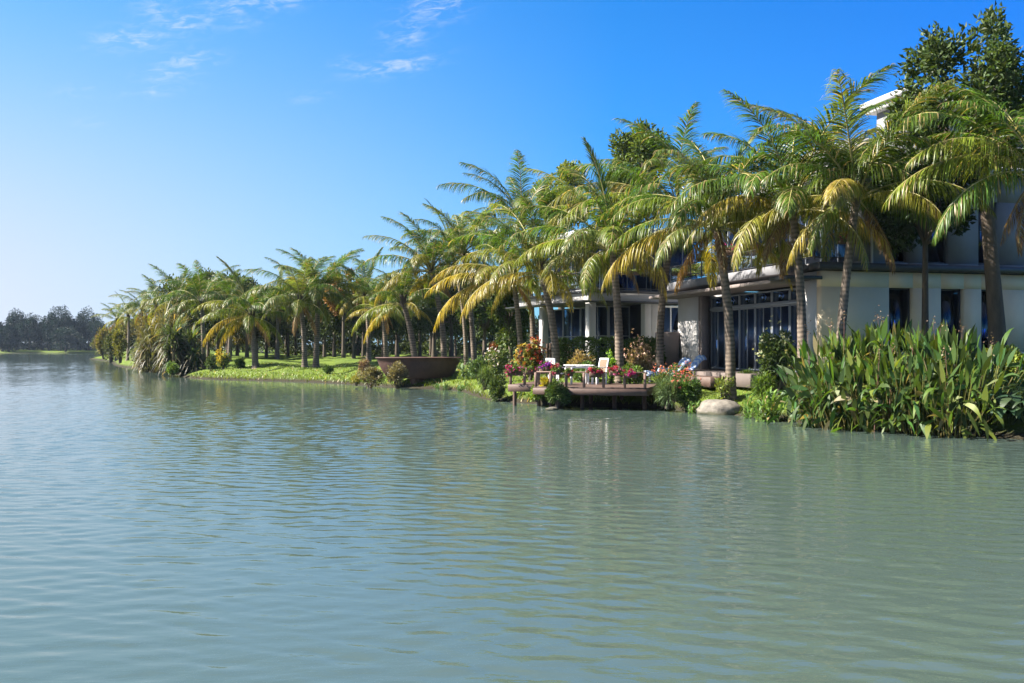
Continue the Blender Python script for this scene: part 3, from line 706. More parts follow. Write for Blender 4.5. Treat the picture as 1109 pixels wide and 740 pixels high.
def lounger(x, y, rz, label):
    z = gz(x, y)-.02
    t = thing('sun_lounger', label, 'sun lounger', (x, y, z), rz, 'sun loungers by the pier')
    mb = MB(); mb.bbox(-1.0,.95,-.32,-.26,.26,.32,.01); mb.bbox(-1.0,.95,.26,.32,.26,.32,.01); mb.bbox(-1.0,-.94,-.26,.26,.26,.32,.01); mb.build('frame', M['plastic'], t)
    for (a, b_) in ((-.9,-.29),(-.9,.29),(.8,-.29),(.8,.29)): mb = MB(); mb.bbox(a-.03,a+.03,b_-.025,b_+.025,0,.26,.006); mb.build('leg', M['plastic'], t)
    us = np.linspace(0, 1, 26); vs = np.linspace(-.34, .34, 13); V = []
    for u in us:
        for v in vs:
            xx = -1.02+u*1.85; zz = .36+max(0, xx-.2)*.85
            ed = abs(v)/.34
            V.append((xx, v*(1+.08*math.sin(u*14)), zz+.05*math.sin(u*19+v*7)*math.sin(v*11+u*5)-.10*max(0, ed-.8)/.2+(.06*math.sin(min(1,max(0,xx-.45)/.4)*3.14))))
    i = np.arange(25)[:, None]*13+np.arange(12)[None]; mb = MB(); F = np.stack([i,i+1,i+14,i+13],-1).reshape(-1,4); mb.add(V, F)
    o = mb.build('towel', M['towel'], t, smooth=True); sm = o.modifiers.new('thick', 'SOLIDIFY'); sm.thickness = .06; sm.offset = -1
    return t
lounger(X_(724,37.0), 37.0, R(12), 'front sun lounger under a rumpled blue and white towel')
lounger(X_(741,38.2), 38.2, R(12), 'rear sun lounger with raised blue towelled back nearest the pier')

# big rusty bowl
t = thing('giant_bowl', 'huge rust brown oval bowl standing on the bank under palms', 'planter', (X_(453.5,51.5), 51.5, .5), 0)
prof = [(.6,0),(1.6,.02),(1.8,.1),(2.06,.45),(2.25,.86),(2.36,1.12),(2.42,1.13),(2.44,1.17),(2.38,1.19),(2.28,1.16),(1.9,.9),(1.5,.8),(.02,.85)]
mb = MB(); n = 56; V = []
for (r_, z_) in prof:
    for k in range(n): a = k*2*math.pi/n; V.append((r_*math.cos(a), r_*.5*math.sin(a), z_))
m_ = len(prof); i = np.arange(m_-1)[:, None]*n; j = np.arange(n)[None]; k = (j+1) % n
mb.add(V, np.stack([i+j,i+k,i+n+k,i+n+j],-1).reshape(-1,4)); mb.build('bowl', M['bowl'], t, smooth=True)
mb = MB(); mb.tube([(0,0,-1.2),(0,0,.02)], .5, 16); mb.build('pedestal', M['bowl'], t)

# boulder
def boulder(name, label, x, y, z, sx, sy, sz, seed):
    r = np.random.default_rng(seed); mb = MB(); nu, nv = 40, 22; V = []
    ph = r.uniform(0, 6, 8)
    for a in range(nv):
        th = math.pi*(a+.001)/(nv-1)
        for c in range(nu):
            f = 2*math.pi*c/nu; d = np.array([math.sin(th)*math.cos(f), math.sin(th)*math.sin(f), math.cos(th)])
            k = 1+.13*math.sin(3*d[0]+ph[0])*math.cos(2.5*d[1]+ph[1])+.07*math.sin(6*d[2]+ph[2]+3*d[0])+.035*math.sin(11*d[0]+ph[3])*math.sin(9*d[1]+7*d[2]+ph[4])
            p = d*k; p = np.sign(p)*np.abs(p)**.97; V.append(p*[sx, sy, sz])
    i = np.arange(nv-1)[:, None]*nu; j = np.arange(nu)[None]; k = (j+1) % nu
    mb.add(V, np.stack([i+j,i+nu+j,i+nu+k,i+k],-1).reshape(-1,4)); o = mb.build(name, M['stone'], smooth=True, loc=(x, y, z)); return tag(o, label, 'rock')
def wet_stone(m):
    n, l = m.node_tree.nodes, m.node_tree.links; p = next(q for q in n if q.type == 'BSDF_PRINCIPLED')
    src = p.inputs['Base Color'].links[0].from_socket
    ge = n.new('ShaderNodeNewGeometry'); sx = n.new('ShaderNodeSeparateXYZ'); l.new(ge.outputs['Position'], sx.inputs[0])
    nz = n.new('ShaderNodeTexNoise'); nz.inputs['Scale'].default_value = 6; nz.inputs['Detail'].default_value = 5; l.new(ge.outputs['Position'], nz.inputs[0])
    a = n.new('ShaderNodeMath'); a.operation = 'MULTIPLY_ADD'; l.new(nz.outputs[0], a.inputs[0]); a.inputs[1].default_value = -.14; l.new(sx.outputs[2], a.inputs[2])
    mr = n.new('ShaderNodeMapRange'); mr.inputs['From Min'].default_value = -.02; mr.inputs['From Max'].default_value = .06; l.new(a.outputs[0], mr.inputs[0])
    mx = n.new('ShaderNodeMixRGB'); mx.inputs['Color1'].default_value = (.06,.058,.035,1); l.new(mr.outputs[0], mx.inputs['Fac']); l.new(src, mx.inputs['Color2']); l.new(mx.outputs[0], p.inputs['Base Color'])
wet_stone(M['stone'])
boulder('boulder', 'large pale rounded boulder at the water edge below the lawn', X_(787,30), 30.8, .08, .76, .62, .42, 3)
boulder('boulder', 'small pinkish stone under the yellow green bush at right', X_(1084,24.5), 25.2, .62, .3, .25, .2, 5)
boulder('boulder', 'flat grey stone lying in the water under the round bush', X_(598,32.6), 32.7, .02, .24, .18, .09, 6)

# ------------------------------------------------------------------ palms
A_ = GOLD; O_ = OLIVE
palm('tall coconut palm with thick straight trunk standing on the grass before the glass doors', 791, 418, 31.7, 773, 243, 1.0, 20, 1, .45, extra=((6,170,1.0,GOLD),(24,20,1,GOLD*.8),(74,100,1.1,GREEN),(70,80,1.05,GREEN)), r0=.19)
palm('big dark green coconut palm with straight trunk hiding the right end of the glass doors', 868, 400, 29, 862, 222, 1.05, 24, 2, .3, extra=((24,200,.8,GOLD),(6,-25,.75,GOLD*.9),(70,60,1.1,GREEN),(70,140,1,GREEN)), r0=.17)
palm('coconut palm with leaning trunk in front of the cream wall, one golden frond hanging', 906, 400, 28, 925, 213, .95, 21, 3, .4, extra=((-14,200,.72,GOLD),(24,240,.8,GOLD*.9),(70,60,.95,OLIVE)), r0=.16)
palm('coconut palm at the right edge with long fronds sweeping left', 1130, 400, 25.5, 1122, 186, .92, 14, 4, .3, extra=((55,172,1.05,GREEN*1.3),(24,184,1.1,OLIVE*1.2),(40,190,1.0,OLIVE),(70,120,1.25,GREEN*1.4),(6,198,.95,GREEN*1.3)), r0=.16)
palm('coconut palm with straight ringed trunk rising behind the wicker chair', 671, 392, 37, 663, 268, 1.0, 19, 5, .55, extra=((70,150,1.15,OLIVE*1.2),(40,170,1.05,GREEN*1.3),(24,190,.9,OLIVE),(70,80,1,GOLD*.7)), r0=.2)
palm('coconut palm with a left leaning trunk in front of the white columns', 603, 385, 40.5, 586, 293, 1.0, 20, 6, .7, extra=((70,130,1.2,OLIVE),(55,160,1.1,GREEN*1.3),(6,185,.95,GOLD),(40,20,1,GOLD)), r0=.2)
palm('pale coconut palm with huge fronds drooping left over the blue loungers', 714, 390, 39, 733, 226, 1.05, 13, 7, .4, extra=((24,178,1.25,PALE),(40,170,1.25,PALE*.9),(6,190,1.1,PALE),(24,205,1.2,OLIVE),(-14,200,1.1,OLIVE*1.1),(55,165,1.2,GREEN*1.4)), r0=.18)
palm('slender coconut palm leaning left behind the rust brown bowl', 481, 388, 55, 467, 293, .98, 19, 8, .55, extra=((70,150,1.15,GREEN),(40,172,1.1,GREEN),(6,185,.9,GOLD)), r0=.2)
palm('short coconut palm with low drooping fronds at left of the bowl', 451, 388, 54, 437, 328, .72, 15, 9, .6, extra=((6,186,1.1,OLIVE),(-14,175,1.0,GOLD)), r0=.22)
palm('coconut palm with upright green crown among the trees right of the bowl', 514, 380, 56, 502, 274, .95, 20, 10, .35, extra=((70,90,1.1,OLIVE),), r0=.18)
palm('golden coconut palm with long yellow fronds arching left beyond the white flower bush', 565, 375, 47, 556, 303, .92, 16, 11, .85, extra=((24,185,1.1,GOLD),(6,175,1.2,GOLD),(40,170,1.1,GOLD*.8),(-14,15,.7,GOLD)), r0=.17)
palm('tall green coconut palm at back between two golden palms', 578, 372, 52, 566, 240, 1.0, 18, 12, .45, extra=((70,160,1.2,GREEN),(55,175,1.2,GREEN)), r0=.17)
palm('twin crowned dark palm on the lawn, the left trunk of the pair', 330, 398, 64, 326, 326, 1.0, 20, 13, .15, extra=((70,100,1.15,GREEN*1.3),(70,60,1.1,GREEN*1.2)), r0=.2)
palm('dark palm on the lawn, the right trunk of the close pair', 342, 396, 65.5, 346, 318, 1.0, 20, 14, .12, extra=((70,40,1.1,GREEN),), r0=.22)
palm('low spreading palm with yellowing lower fronds beside the yellow flower bush', 277, 400, 66, 271, 341, .98, 21, 15, .5, extra=((6,178,.95,GOLD),(24,190,.9,OLIVE),(-14,170,.8,GOLD*.8)), r0=.24)
palm('bluish palm with open crown behind the weeping reed clump', 221, 395, 76, 219, 328, 1.0, 20, 16, .15, r0=.2)
palm('yellowish palm behind the lawn, between the dark pair and the bowl', 399, 388, 68, 396, 318, .85, 18, 17, .75, r0=.2)
palm('small palm with bending fronds low over the lawn behind the grey shrub', 418, 389, 62, 415, 335, .7, 16, 18, .5, r0=.2)
palm('leaning coconut palm with bare trunk just left of the green crowned palm', 505, 381, 60, 488, 268, .9, 18, 19, .5, r0=.15)
for (px_, D, cy, s, sd_, g, lab) in ((192,86,326,.9,20,.3,'mid green palm behind the tan grass clump'), (170,97,330,.9,21,.4,'hazy palm over the brown reeds at left'), (153,108,335,.85,22,.3,'small hazy palm further along the left shore'),
        (138,122,343,.85,23,.45,'faint palm over the yellow shrub near the point'), (248,84,325,.85,24,.3,'palm crown showing between the bluish palm and the low spreading palm'), (300,88,330,.85,25,.4,'palm in shade behind the dark pair at their left'),
        (126,140,347,.8,26,.4,'farthest palm on the left point')):
    palm(lab, px_, 390, D, px_, cy, s, 15, sd_, g, r0=.2)

# ------------------------------------------------------------------ broadleaf trees
def T(label, px_, D, ytop, ybot, wpx, col, **k):
    x = X_(px_, D); z = gz(x, D); zt, zb = Z_(ytop, D), Z_(ybot, D); rx = wpx*D/FP/2
    return tree('broadleaf_tree', label, x, D, z, zt-z, (rx, rx, (zt-zb)/2), (zt+zb)/2-z, col, **k)
T('round bushy tree rising behind the roof, left of the tall palms', 690, 62, 131, 235, 72, (.075,.115,.02), n=7000, ls=.3, clumps=24, trunk_r=.25)
T('rounded yellow green tree top behind the leaning palm at the columns', 608, 66, 175, 260, 62, (.13,.17,.025), n=7000, ls=.28, clumps=26, trunk_r=.25)
tree('broadleaf_tree', 'tall open branched tree with dark trunk at the right edge of the house', X_(1083,28.8), 28.8, gz(X_(1083,28.8),28.8), 11, (2.1,1.9,2.7), 8.7, (.045,.075,.02), n=9500, ls=.2, clumps=80, trunk_r=.25, lean=(-.85,.3), tight=.24, shell=1.02, bare=.3)
T('dark leafy tree filling the gap above the upper windows', 1002, 30.6, 135, 280, 120, (.022,.042,.013), n=6500, ls=.22, clumps=18, trunk_r=.12)
T('autumn brown tree standing between the dark pair and the yellowish palm', 372, 82, 288, 352, 44, (.2,.115,.04), n=3500, ls=.3, clumps=16)
T('olive tree behind the low spreading palm and the dark pair', 312, 100, 300, 375, 60, (.11,.13,.04), n=3500, ls=.35, clumps=18)
T('dark tree close behind the green crowned palm', 525, 68, 292, 380, 60, (.045,.075,.018), n=5000, ls=.3, clumps=20)
T('leafy green tree close behind the golden palm', 553, 60, 300, 385, 50, (.06,.095,.02), n=5000, ls=.26, clumps=20)
bt = [T('shaded broadleaf tree in the grove behind the lawn', 470, 95, 288, 374, 85, (.045,.07,.02), n=6000, ls=.36, clumps=26, trunk_r=.22, group='trees of the grove behind the lawn'),
      T('shaded broadleaf tree in the grove behind the lawn', 430, 90, 292, 368, 80, (.055,.08,.02), n=6000, ls=.36, clumps=26, trunk_r=.2, group='trees of the grove behind the lawn')]
r = random.Random(5)
for k in range(42):
    c = copy_tree(bt[k % 2]); D = r.uniform(80, 135); px_ = 385+k*7.2+r.uniform(-6,6)
    if k >= 24: px_ = 215+(k-24)*10.5; D = r.uniform(84, 120)
    x = X_(px_, D); c.location = (x, D, gz(x, D)); c.rotation_euler.z = r.uniform(0, 6.28); s = r.uniform(.75,1.05); c.scale = (s*.9, s*.9, s)
    c.children[0].color = (*(np.array((.032,.05,.014))*r.uniform(.7,1.5)), 1)  # canopy shade over the grove is put into this darker leaf colour
# left point: trees behind the palms
lt = T('hazy green tree in the mass on the left point', 200, 125, 322, 385, 70, (.07,.085,.03), n=4000, ls=.45, clumps=22, group='trees on the left point')
for k, (px_, D, s) in enumerate(((225,112,.95),(180,140,.95),(163,158,.95),(150,172,.95),(140,188,.95),(131,205,.9),(123,225,.9),(117,250,.9),(112,280,.9),(250,105,.9),(277,112,.9),(120,190,.75))):
    c = copy_tree(lt); x = X_(px_, D); c.location = (x, D, gz(x, D)); c.rotation_euler.z = k*1.7; c.scale = (s,)*3
    c.children[0].color = (*(np.array((.07,.085,.03))*r.uniform(.8,1.4)*np.array((r.uniform(.9,1.7),1,1))), 1)
# the wood behind the grove and the undergrowth of the far shore: foliage read as one mass
def wood(name, pts, hts, n, ls, col, depth):
    pts = np.array(pts, float); k = rng.random(n)*(len(pts)-1); i0 = k.astype(int); f = (k-i0)[:, None]
    q = pts[i0]*(1-f)+pts[i0+1]*f; q = q+np.column_stack([rng.normal(size=n)*2, rng.uniform(0, depth, n)])
    hh = np.interp(k, np.arange(len(pts)), hts)*(.72+.18*np.sin(q[:, 0]*.55+1)+.1*np.sin(q[:, 0]*1.3)+.1*np.sin(q[:, 1]*.9))
    P = np.column_stack([q, height(q)*(q[:, 1] < 380)+.8*(q[:, 1] >= 380)+hh*np.sqrt(rng.uniform(0, 1, n))])
    mb = MB(); leaves(mb, P, rsph(n)+[0,-.2,.3], rsph(n), rng.uniform(.6,1.4,n)*ls, rng.uniform(.5,1,n)*ls*.7)
    o = mb.build(name, M['leaf']); o.color = (*col, 1); o['kind'] = 'stuff'; return o
wood('woodland', [(-66,205),(-52,172),(-38,152),(-20,146),(0,142),(20,138),(45,130)], [6,7,7.5,8,8,8,8], 26000, .75, (.022,.034,.012), 12)  # leaf colour darkened to stand in for shade under the canopy
wood('undergrowth', [(-30,118),(-18,112),(-4,104),(12,96)], [1.6,1.8,2.2,2.6], 9000, .4, (.035,.052,.016), 8)
wood('far_undergrowth', [(-330,404),(-260,404),(-200,402),(-150,404),(-110,410)], [4.5,5,4.5,5,5.5], 20000, 1.0, (.007,.017,.017), 14)  # the dark blue of distance is mixed into this leaf colour
# far shore trees, the blue of distance put into their leaf colour
far = (((2,352,12,'low round clipped tree at the left edge of the far shore')), (18,338,22,'far tree with narrow top just left of the tallest far trees'), (-4,345,20,'far tree cut by the left picture edge'),
       (32,342,24,'bushy far tree with flat crown on the distant bank'), (45,350,22,'short rounded far tree between taller ones'), (66,334,30,'tallest far tree with broad domed crown'),
       (71,356,32,'low dark round bush tree right at the far waterline'), (96,337,26,'far tree with high crown beside the left point'), (84,346,24,'mid height far tree between the domed tree and the point'),
       (53,345,18,'slim far tree left of the domed tree'), (10,350,20,'dark low far tree near the left edge'), (108,348,22,'last far tree half hidden by the left point'))
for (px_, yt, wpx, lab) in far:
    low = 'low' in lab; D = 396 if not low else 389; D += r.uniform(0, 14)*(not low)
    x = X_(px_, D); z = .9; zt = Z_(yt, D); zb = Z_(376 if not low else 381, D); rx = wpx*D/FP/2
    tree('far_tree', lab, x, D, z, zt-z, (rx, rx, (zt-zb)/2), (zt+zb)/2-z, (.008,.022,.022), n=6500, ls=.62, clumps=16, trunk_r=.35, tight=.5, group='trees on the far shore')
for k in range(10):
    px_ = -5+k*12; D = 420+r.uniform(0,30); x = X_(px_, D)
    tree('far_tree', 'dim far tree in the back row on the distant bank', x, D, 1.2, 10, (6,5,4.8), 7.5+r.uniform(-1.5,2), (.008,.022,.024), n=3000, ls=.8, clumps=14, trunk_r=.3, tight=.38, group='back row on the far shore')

# ------------------------------------------------------------------ shrubs and plants
def B(name, label, x0, x1, yt, yb, D, col, n=1500, ls=.12, ry=None, cat='bush', **k):
    x = X_((x0+x1)/2, D); zb = Z_(yb, D); g = gz(x, D); z = max(zb, min(g, zb+.4)) if g < zb+1.5 else g
    z = min(zb, g) if g > -.2 else zb
    rx = (x1-x0)*D/FP/2; h = Z_(yt, D)-z
    return bush(name, label, cat, x, D, z, rx, ry or rx*.8, h, n, ls, col, **k)
B('shrub', 'grey olive shrub on the bank below the left end of the bowl', 383, 418, 397, 419, 51.0, (.16,.15,.075), 1700, .13)
B('shrub', 'grey olive shrub overhanging the water in front of the bowl', 414, 447, 391, 420, 49.6, (.17,.155,.09), 1800, .13)
B('shrub', 'small yellow green bush at the far left of the bowl', 379, 393, 402, 417, 52, (.25,.25,.04), 500, .1)
B('shrub', 'low pinkish heather bush just left of the bowl rim', 383, 407, 385, 400, 55, (.2,.14,.1), 800, .11)
B('shrub', 'white flowering bush left of the red leaved croton', 524, 557, 373, 408, 43.5, (.10,.15,.05), 1800, .13, flowers=[((.6,.55,.57),45,.08,.5)])
B('croton_bush', 'large croton bush with orange and red leaves behind the purple flowers', 554, 594, 367, 405, 41.5, (.10,.11,.025), 2600, .15, lw=.6, flowers=[((.26,.07,.025),70,.12,.7),((.28,.2,.035),80,.12,.3)])
B('croton_bush', 'red topped croton beyond the white flowering bush', 526, 545, 364, 382, 48, (.25,.09,.03), 700, .14)
B('shrub', 'leafy green bush right of the bowl above the little lawn', 505, 535, 383, 408, 46, (.075,.13,.045), 1500, .13)
B('shrub', 'dark green bush at the water left of the deck', 527, 552, 402, 432, 37.8, (.06,.10,.03), 1700, .12)
B('shrub', 'feathery green plant hanging over the bank left of the deck', 515, 535, 396, 424, 42.5, (.1,.16,.045), 900, .3, lw=.07, kind='blade')
B('shrub', 'round dark bush growing from the water before the deck joint', 588, 620, 411, 440, 32.8, (.055,.10,.025), 2200, .11)
B('shrub', 'bright yellow foliage plant at the joint of the two decks', 583, 599, 408, 425, 33.6, (.3,.27,.025), 600, .1)
B('shrub', 'trailing lime green plant under the left platform', 572, 590, 418, 434, 34.4, (.15,.24,.03), 600, .12)
t = thing('hedge', 'long clipped dark green hedge in front of the corner house', 'hedge', (X_(655,41.5), 41.5, gz(X_(655,41.5),41.5)), .08)
mb = MB(); n = 7500; p = rng.uniform(-1, 1, (n, 3)); ax = rng.integers(0, 3, n); q = rng.random(n) < .75
p[q, ax[q]] = np.sign(p[q, ax[q]])*rng.uniform(.9, 1.05, q.sum()); p *= [2.0, .55, .72]; p[:, 2] += .85+.07*np.sin(p[:, 0]*5)+.05*np.sin(p[:, 0]*11+2)
leaves(mb, p, norm(norm(p-[0,0,.85])+rsph(n)), rsph(n), .12, .07); o = mb.build('foliage', M['leaf'], t); o.color = (.045,.085,.02,1)
mb = MB()
for k in range(8): mb.tube([(-1.8+k*.5,0,-.1),(-1.75+k*.5,.05,1.1)], [.03,.012], 5)
mb.build('stems', M['bark'], t)
B('shrub', 'rounded dark bush between the hedge and the screen wall', 690, 733, 362, 396, 40.8, (.045,.08,.022), 2000, .12)
B('shrub', 'tan pink grassy shrub behind the white chair', 606, 645, 377, 398, 39, (.24,.19,.085), 1600, .13)
B('shrub', 'dusty pink flowering shrub right of the ringed palm trunk', 674, 712, 361, 400, 37.6, (.2,.16,.085), 1900, .12, flowers=[((.5,.36,.28),110,.08,.3)])
B('shrub', 'bright lime green sapling beside the wicker chair', 652, 670, 379, 404, 36.6, (.16,.30,.035), 900, .12)
B('shrub', 'low green plants along the back of the deck', 668, 700, 393, 412, 36.2, (.11,.18,.04), 1300, .11)
B('shrub', 'low green plants between the table and the hedge', 612, 652, 391, 402, 38.4, (.08,.15,.03), 1200, .1)
B('shrub', 'silvery feathery bush spilling over the right end of the deck', 703, 742, 403, 441, 31.9, (.10,.155,.065), 1500, .22, lw=.09, kind='blade')
B('shrub', 'dense dark green bush under the salmon flowers', 728, 764, 398, 437, 31.8, (.06,.115,.025), 2600, .11, flowers=[((.5,.18,.1),26,.07,1.2)])
B('shrub', 'salmon flowering low hedge right of the deck railing', 700, 765, 393, 408, 33.6, (.09,.14,.035), 1500, .1, flowers=[((.5,.2,.13),70,.07,1)])
B('shrub', 'pale leafy bush with yellow tips beside the straight palm trunk', 772, 796, 402, 426, 31.4, (.15,.2,.05), 400, .12)
B('shrub', 'tall dark leafy bush before the right end of the glass doors', 813, 866, 351, 412, 30.9, (.055,.09,.03), 3600, .13, flowers=[((.4,.42,.25),60,.09,.5)])
B('shrub', 'bright green ferny plants at the foot of the dark leafy bush', 810, 846, 402, 430, 29.8, (.09,.16,.025), 1300, .2, lw=.14, kind='blade')
B('shrub', 'low fern green plants hiding the terrace edge beside the dark leafy bush', 800, 826, 400, 418, 33.3, (.06,.11,.02), 1100, .16, lw=.14, kind='blade')
B('shrub', 'low dark plants along the terrace edge just right of the straight palm trunk', 796, 812, 402, 416, 33.9, (.05,.085,.02), 700, .09)
B('shrub', 'large yellow green bush at the right edge above the stone', 1058, 1120, 369, 428, 25.2, (.18,.23,.035), 3600, .12, lw=.6)
B('shrub', 'bright yellow flower bush beside the low spreading palm', 232, 252, 377, 396, 67.5, (.12,.17,.03), 600, .16, flowers=[((.36,.31,.02),120,.11,.8)])
B('shrub', 'dark green bush between the yellow flowers and the reed clump', 218, 240, 383, 404, 68, (.05,.085,.03), 900, .16)
B('shrub', 'dark green bush at the foot of the low spreading palm', 250, 268, 388, 402, 66.5, (.05,.09,.03), 700, .15)
B('shrub', 'small green plants on the lawn edge by the dark pair', 348, 362, 395, 404, 60.5, (.07,.13,.04), 400, .14)
# reeds and clumps on the left point
def clump(name, label, x0, x1, yt, yb, D, col, n=900, ln=None, drycol=None, cat='reeds', wd=.06, m='grass'):
    x = X_((x0+x1)/2, D); z = min(gz(x, D), Z_(yb, D)); z = max(z, -.1); h = Z_(yt, D)-z; rx = (x1-x0)*D/FP/2
    t = thing(name, label, cat, (x, D, z), 0); nc = 9
    cc = np.column_stack([rng.uniform(-1,1,nc)*rx*.72, rng.uniform(-.7,.7,nc)*rx, rng.uniform(.45,1,nc)]); k_ = rng.integers(0, nc, n)
    a = rng.uniform(0, 6.28, n); q = np.sqrt(rng.uniform(0, 1, n)); h_ = h*cc[k_, 2]
    p = np.stack([cc[k_, 0]+np.cos(a)*q*rx*.16, cc[k_, 1]+np.sin(a)*q*rx*.16, rng.uniform(0, .72, n)*h_], 1)
    d = np.stack([np.cos(a)*rng.uniform(.1,.9,n), np.sin(a)*rng.uniform(.1,.9,n), rng.uniform(.4,1.6,n)], 1)
    mb = MB(); blades(mb, p, d, rng.uniform(.18,.45,n)*h_, wd*rng.uniform(.6,1.3,n), rng.uniform(.3,1.9,n), 5); o = mb.build('leaves', M[m], t); o.color = (*col, 1)
    if drycol is not None:
        k = n//3; mb = MB(); a = rng.uniform(0, 6.28, k); j_ = rng.integers(0, nc, k); p = np.stack([cc[j_, 0]+np.cos(a)*rx*.15, cc[j_, 1]+np.sin(a)*rx*.15, rng.uniform(.25,.7,k)*h*cc[j_, 2]], 1)
        blades(mb, p, np.stack([np.cos(a)*.8, np.sin(a)*.8, rng.uniform(-.3,.5,k)], 1), rng.uniform(.2,.45,k)*h, wd*.5, rng.uniform(.8,2.6,k), 4); o = mb.build('dry_skirt', M[m], t); o.color = (*drycol, 1)
    return t
clump('weeping_clump', 'tall weeping strap leaved clump with a dry skirt at the lawn corner', 176, 222, 335, 406, 72, (.075,.115,.04), 2200, drycol=(.07,.066,.033), wd=.15)
clump('reed_clump', 'tan seeding reed clump left of the weeping clump', 150, 182, 338, 400, 84, (.1,.11,.04), 1600, drycol=(.09,.078,.04), wd=.14)
clump('reed_clump', 'pale plumed reeds behind the weeping clump', 176, 204, 322, 380, 84, (.15,.15,.075), 900, wd=.12)
B('shrub', 'grey green bush at the waterline left of the tan reeds', 138, 162, 368, 398, 95, (.13,.17,.09), 1300, .25)
B('shrub', 'yellow bush hanging over the water near the point', 118, 142, 352, 394, 118, (.15,.16,.03), 1600, .3)
B('shrub', 'orange brown bush at the tip of the left point', 101, 124, 352, 389, 150, (.13,.125,.035), 1300, .4)
B('shrub', 'dark green bush between the yellow and the orange brown bushes', 108, 132, 360, 391, 140, (.07,.09,.03), 1200, .35)
B('shrub', 'brown topped shrub above the tan reeds', 142, 172, 332, 372, 100, (.15,.135,.05), 1400, .25)
B('shrub', 'yellow green shrub over the tan reeds', 158, 186, 330, 365, 92, (.24,.22,.04), 1400, .25)
B('shrub', 'low green bush at the foot of the weeping clump by the water', 178, 196, 392, 406, 68.5, (.1,.17,.04), 600, .18)
clump('strap_plant', 'glossy strap leaved plant right of the bowl', 492, 524, 383, 412, 49.5, (.09,.15,.05), 240, wd=.1, cat='plant')
clump('reed_clump', 'low green reeds in the shallows below the bowl', 470, 490, 408, 422, 48.5, (.07,.15,.05), 260, wd=.04)
clump('reed_clump', 'low green reeds along the shore right of the bowl', 490, 512, 410, 424, 47.2, (.07,.16,.05), 260, wd=.04)
clump('reed_clump', 'grassy tuft at the waterline under the right end of the deck', 742, 764, 430, 446, 31.2, (.09,.19,.04), 220, wd=.03)
clump('reed_clump', 'grassy tuft right of the pale boulder', 800, 832, 420, 455, 29.0, (.1,.2,.04), 420, wd=.04)
clump('strap_plant', 'short strap leaved plant in front of the tall waterside leaves', 818, 850, 415, 458, 27.8, (.1,.18,.04), 260, wd=.07, cat='plant')

# tall broad leaved waterside plants at right
def thalia(label, px_, D, ytop, n, col, w=1.0, group='tall waterside plants at right'):
    x = X_(px_, D); z = max(-.05, gz(x, D)); h = Z_(ytop, D)-z
    t = thing('waterside_plant', label, 'plant', (x, D, z), 0, group)
    a = rng.uniform(0, 6.28, n); q = np.sqrt(rng.uniform(0, 1, n))*w
    base = np.stack([np.cos(a)*q*.5, np.sin(a)*q*.5, np.zeros(n)], 1)
    hh = h*np.where(rng.random(n) < .45, rng.uniform(.62,.82,n), rng.uniform(.18,.7,n))
    out = np.stack([np.cos(a), np.sin(a), np.zeros(n)], 1)*(rng.uniform(.1,.55,n)*(q+.3))[:, None]
    top = base+out+np.stack([np.zeros(n), np.zeros(n), hh], 1)
    sb = MB(); 
    for i in range(n): sb.tube([base[i], base[i]*.5+top[i]*.5-out[i]*.15, top[i]], [.014,.011,.007], 4, cap=False)
    o = sb.build('stems', M['leafdry'], t); o.color = (.17,.17,.05,1)
    mb = MB(); reps = 3
    for k in range(reps):
        d = norm(norm(out)*.7+rsph(n)*.75+np.array([0,0,1.])*rng.uniform(-.7,1.0,n)[:, None]) if k else norm(out+rsph(n)*.3+np.array([0,0,1.6]))
        P = top-[0,0,1]*(k*rng.uniform(.05,.55,n)*hh*.7)[:, None]+rsph(n)*.06*k
        blades(mb, P, d, rng.uniform(.34,.78,n), rng.uniform(.07,.17,n), rng.uniform(.1,1.9,n)*(1 if k else .5), 5, U=rsph(n)+norm(out)*.8, prof=(.12,.75,1,.85,.5,.02))
    o = mb.build('leaves', M['leafdry'], t); o.color = (*col, 1)
    k = 1; fb = MB()
    for i in range(k):
        p = base[i]*1.2; tp = p+np.array([rng.normal()*.15, rng.normal()*.1, h*rng.uniform(1.0,1.18)]); fb.tube([p, (p+tp)/2, tp], [.01,.008,.005], 4)
        m_ = 16; P = tp+rng.normal(size=(m_,3))*[.05,.05,.13]; leaves(fb, P, rsph(m_)+[0,0,-.3], rsph(m_), .06, .03)
    o = fb.build('flower_spike', M['leafdry'], t); o.color = (.22,.15,.1,1)
    return t
sp = [(896,27.4,366,''), (908,26.9,360,''), (892,26.6,392,''), (925,26.4,358,''), (950,26.2,352,''), (910,25.8,395,''), (972,25.9,352,''), (940,25.2,385,''), (995,25.4,354,''),
      (970,24.8,380,''), (1018,25,356,''), (1000,24.2,382,''), (1040,24.4,362,''), (1030,23.6,390,''), (1056,23.9,378,'')]
for i, (px_, D, yt, _) in enumerate(sp):
    front = yt > 376
    lab = ('tall broad leaved waterside plant standing in the back of the thicket at right' if not front else 'broad leaved waterside plant leaning over the water at the front of the thicket')
    c = [(.045,.095,.018),(.075,.125,.02),(.036,.078,.02)][i % 3]
    thalia(lab, px_, D-(.5 if front else .1), yt, 62 if not front else 70, c, 1.0 if not front else 1.15, 'tall waterside plants, back row' if not front else 'tall waterside plants, front row')
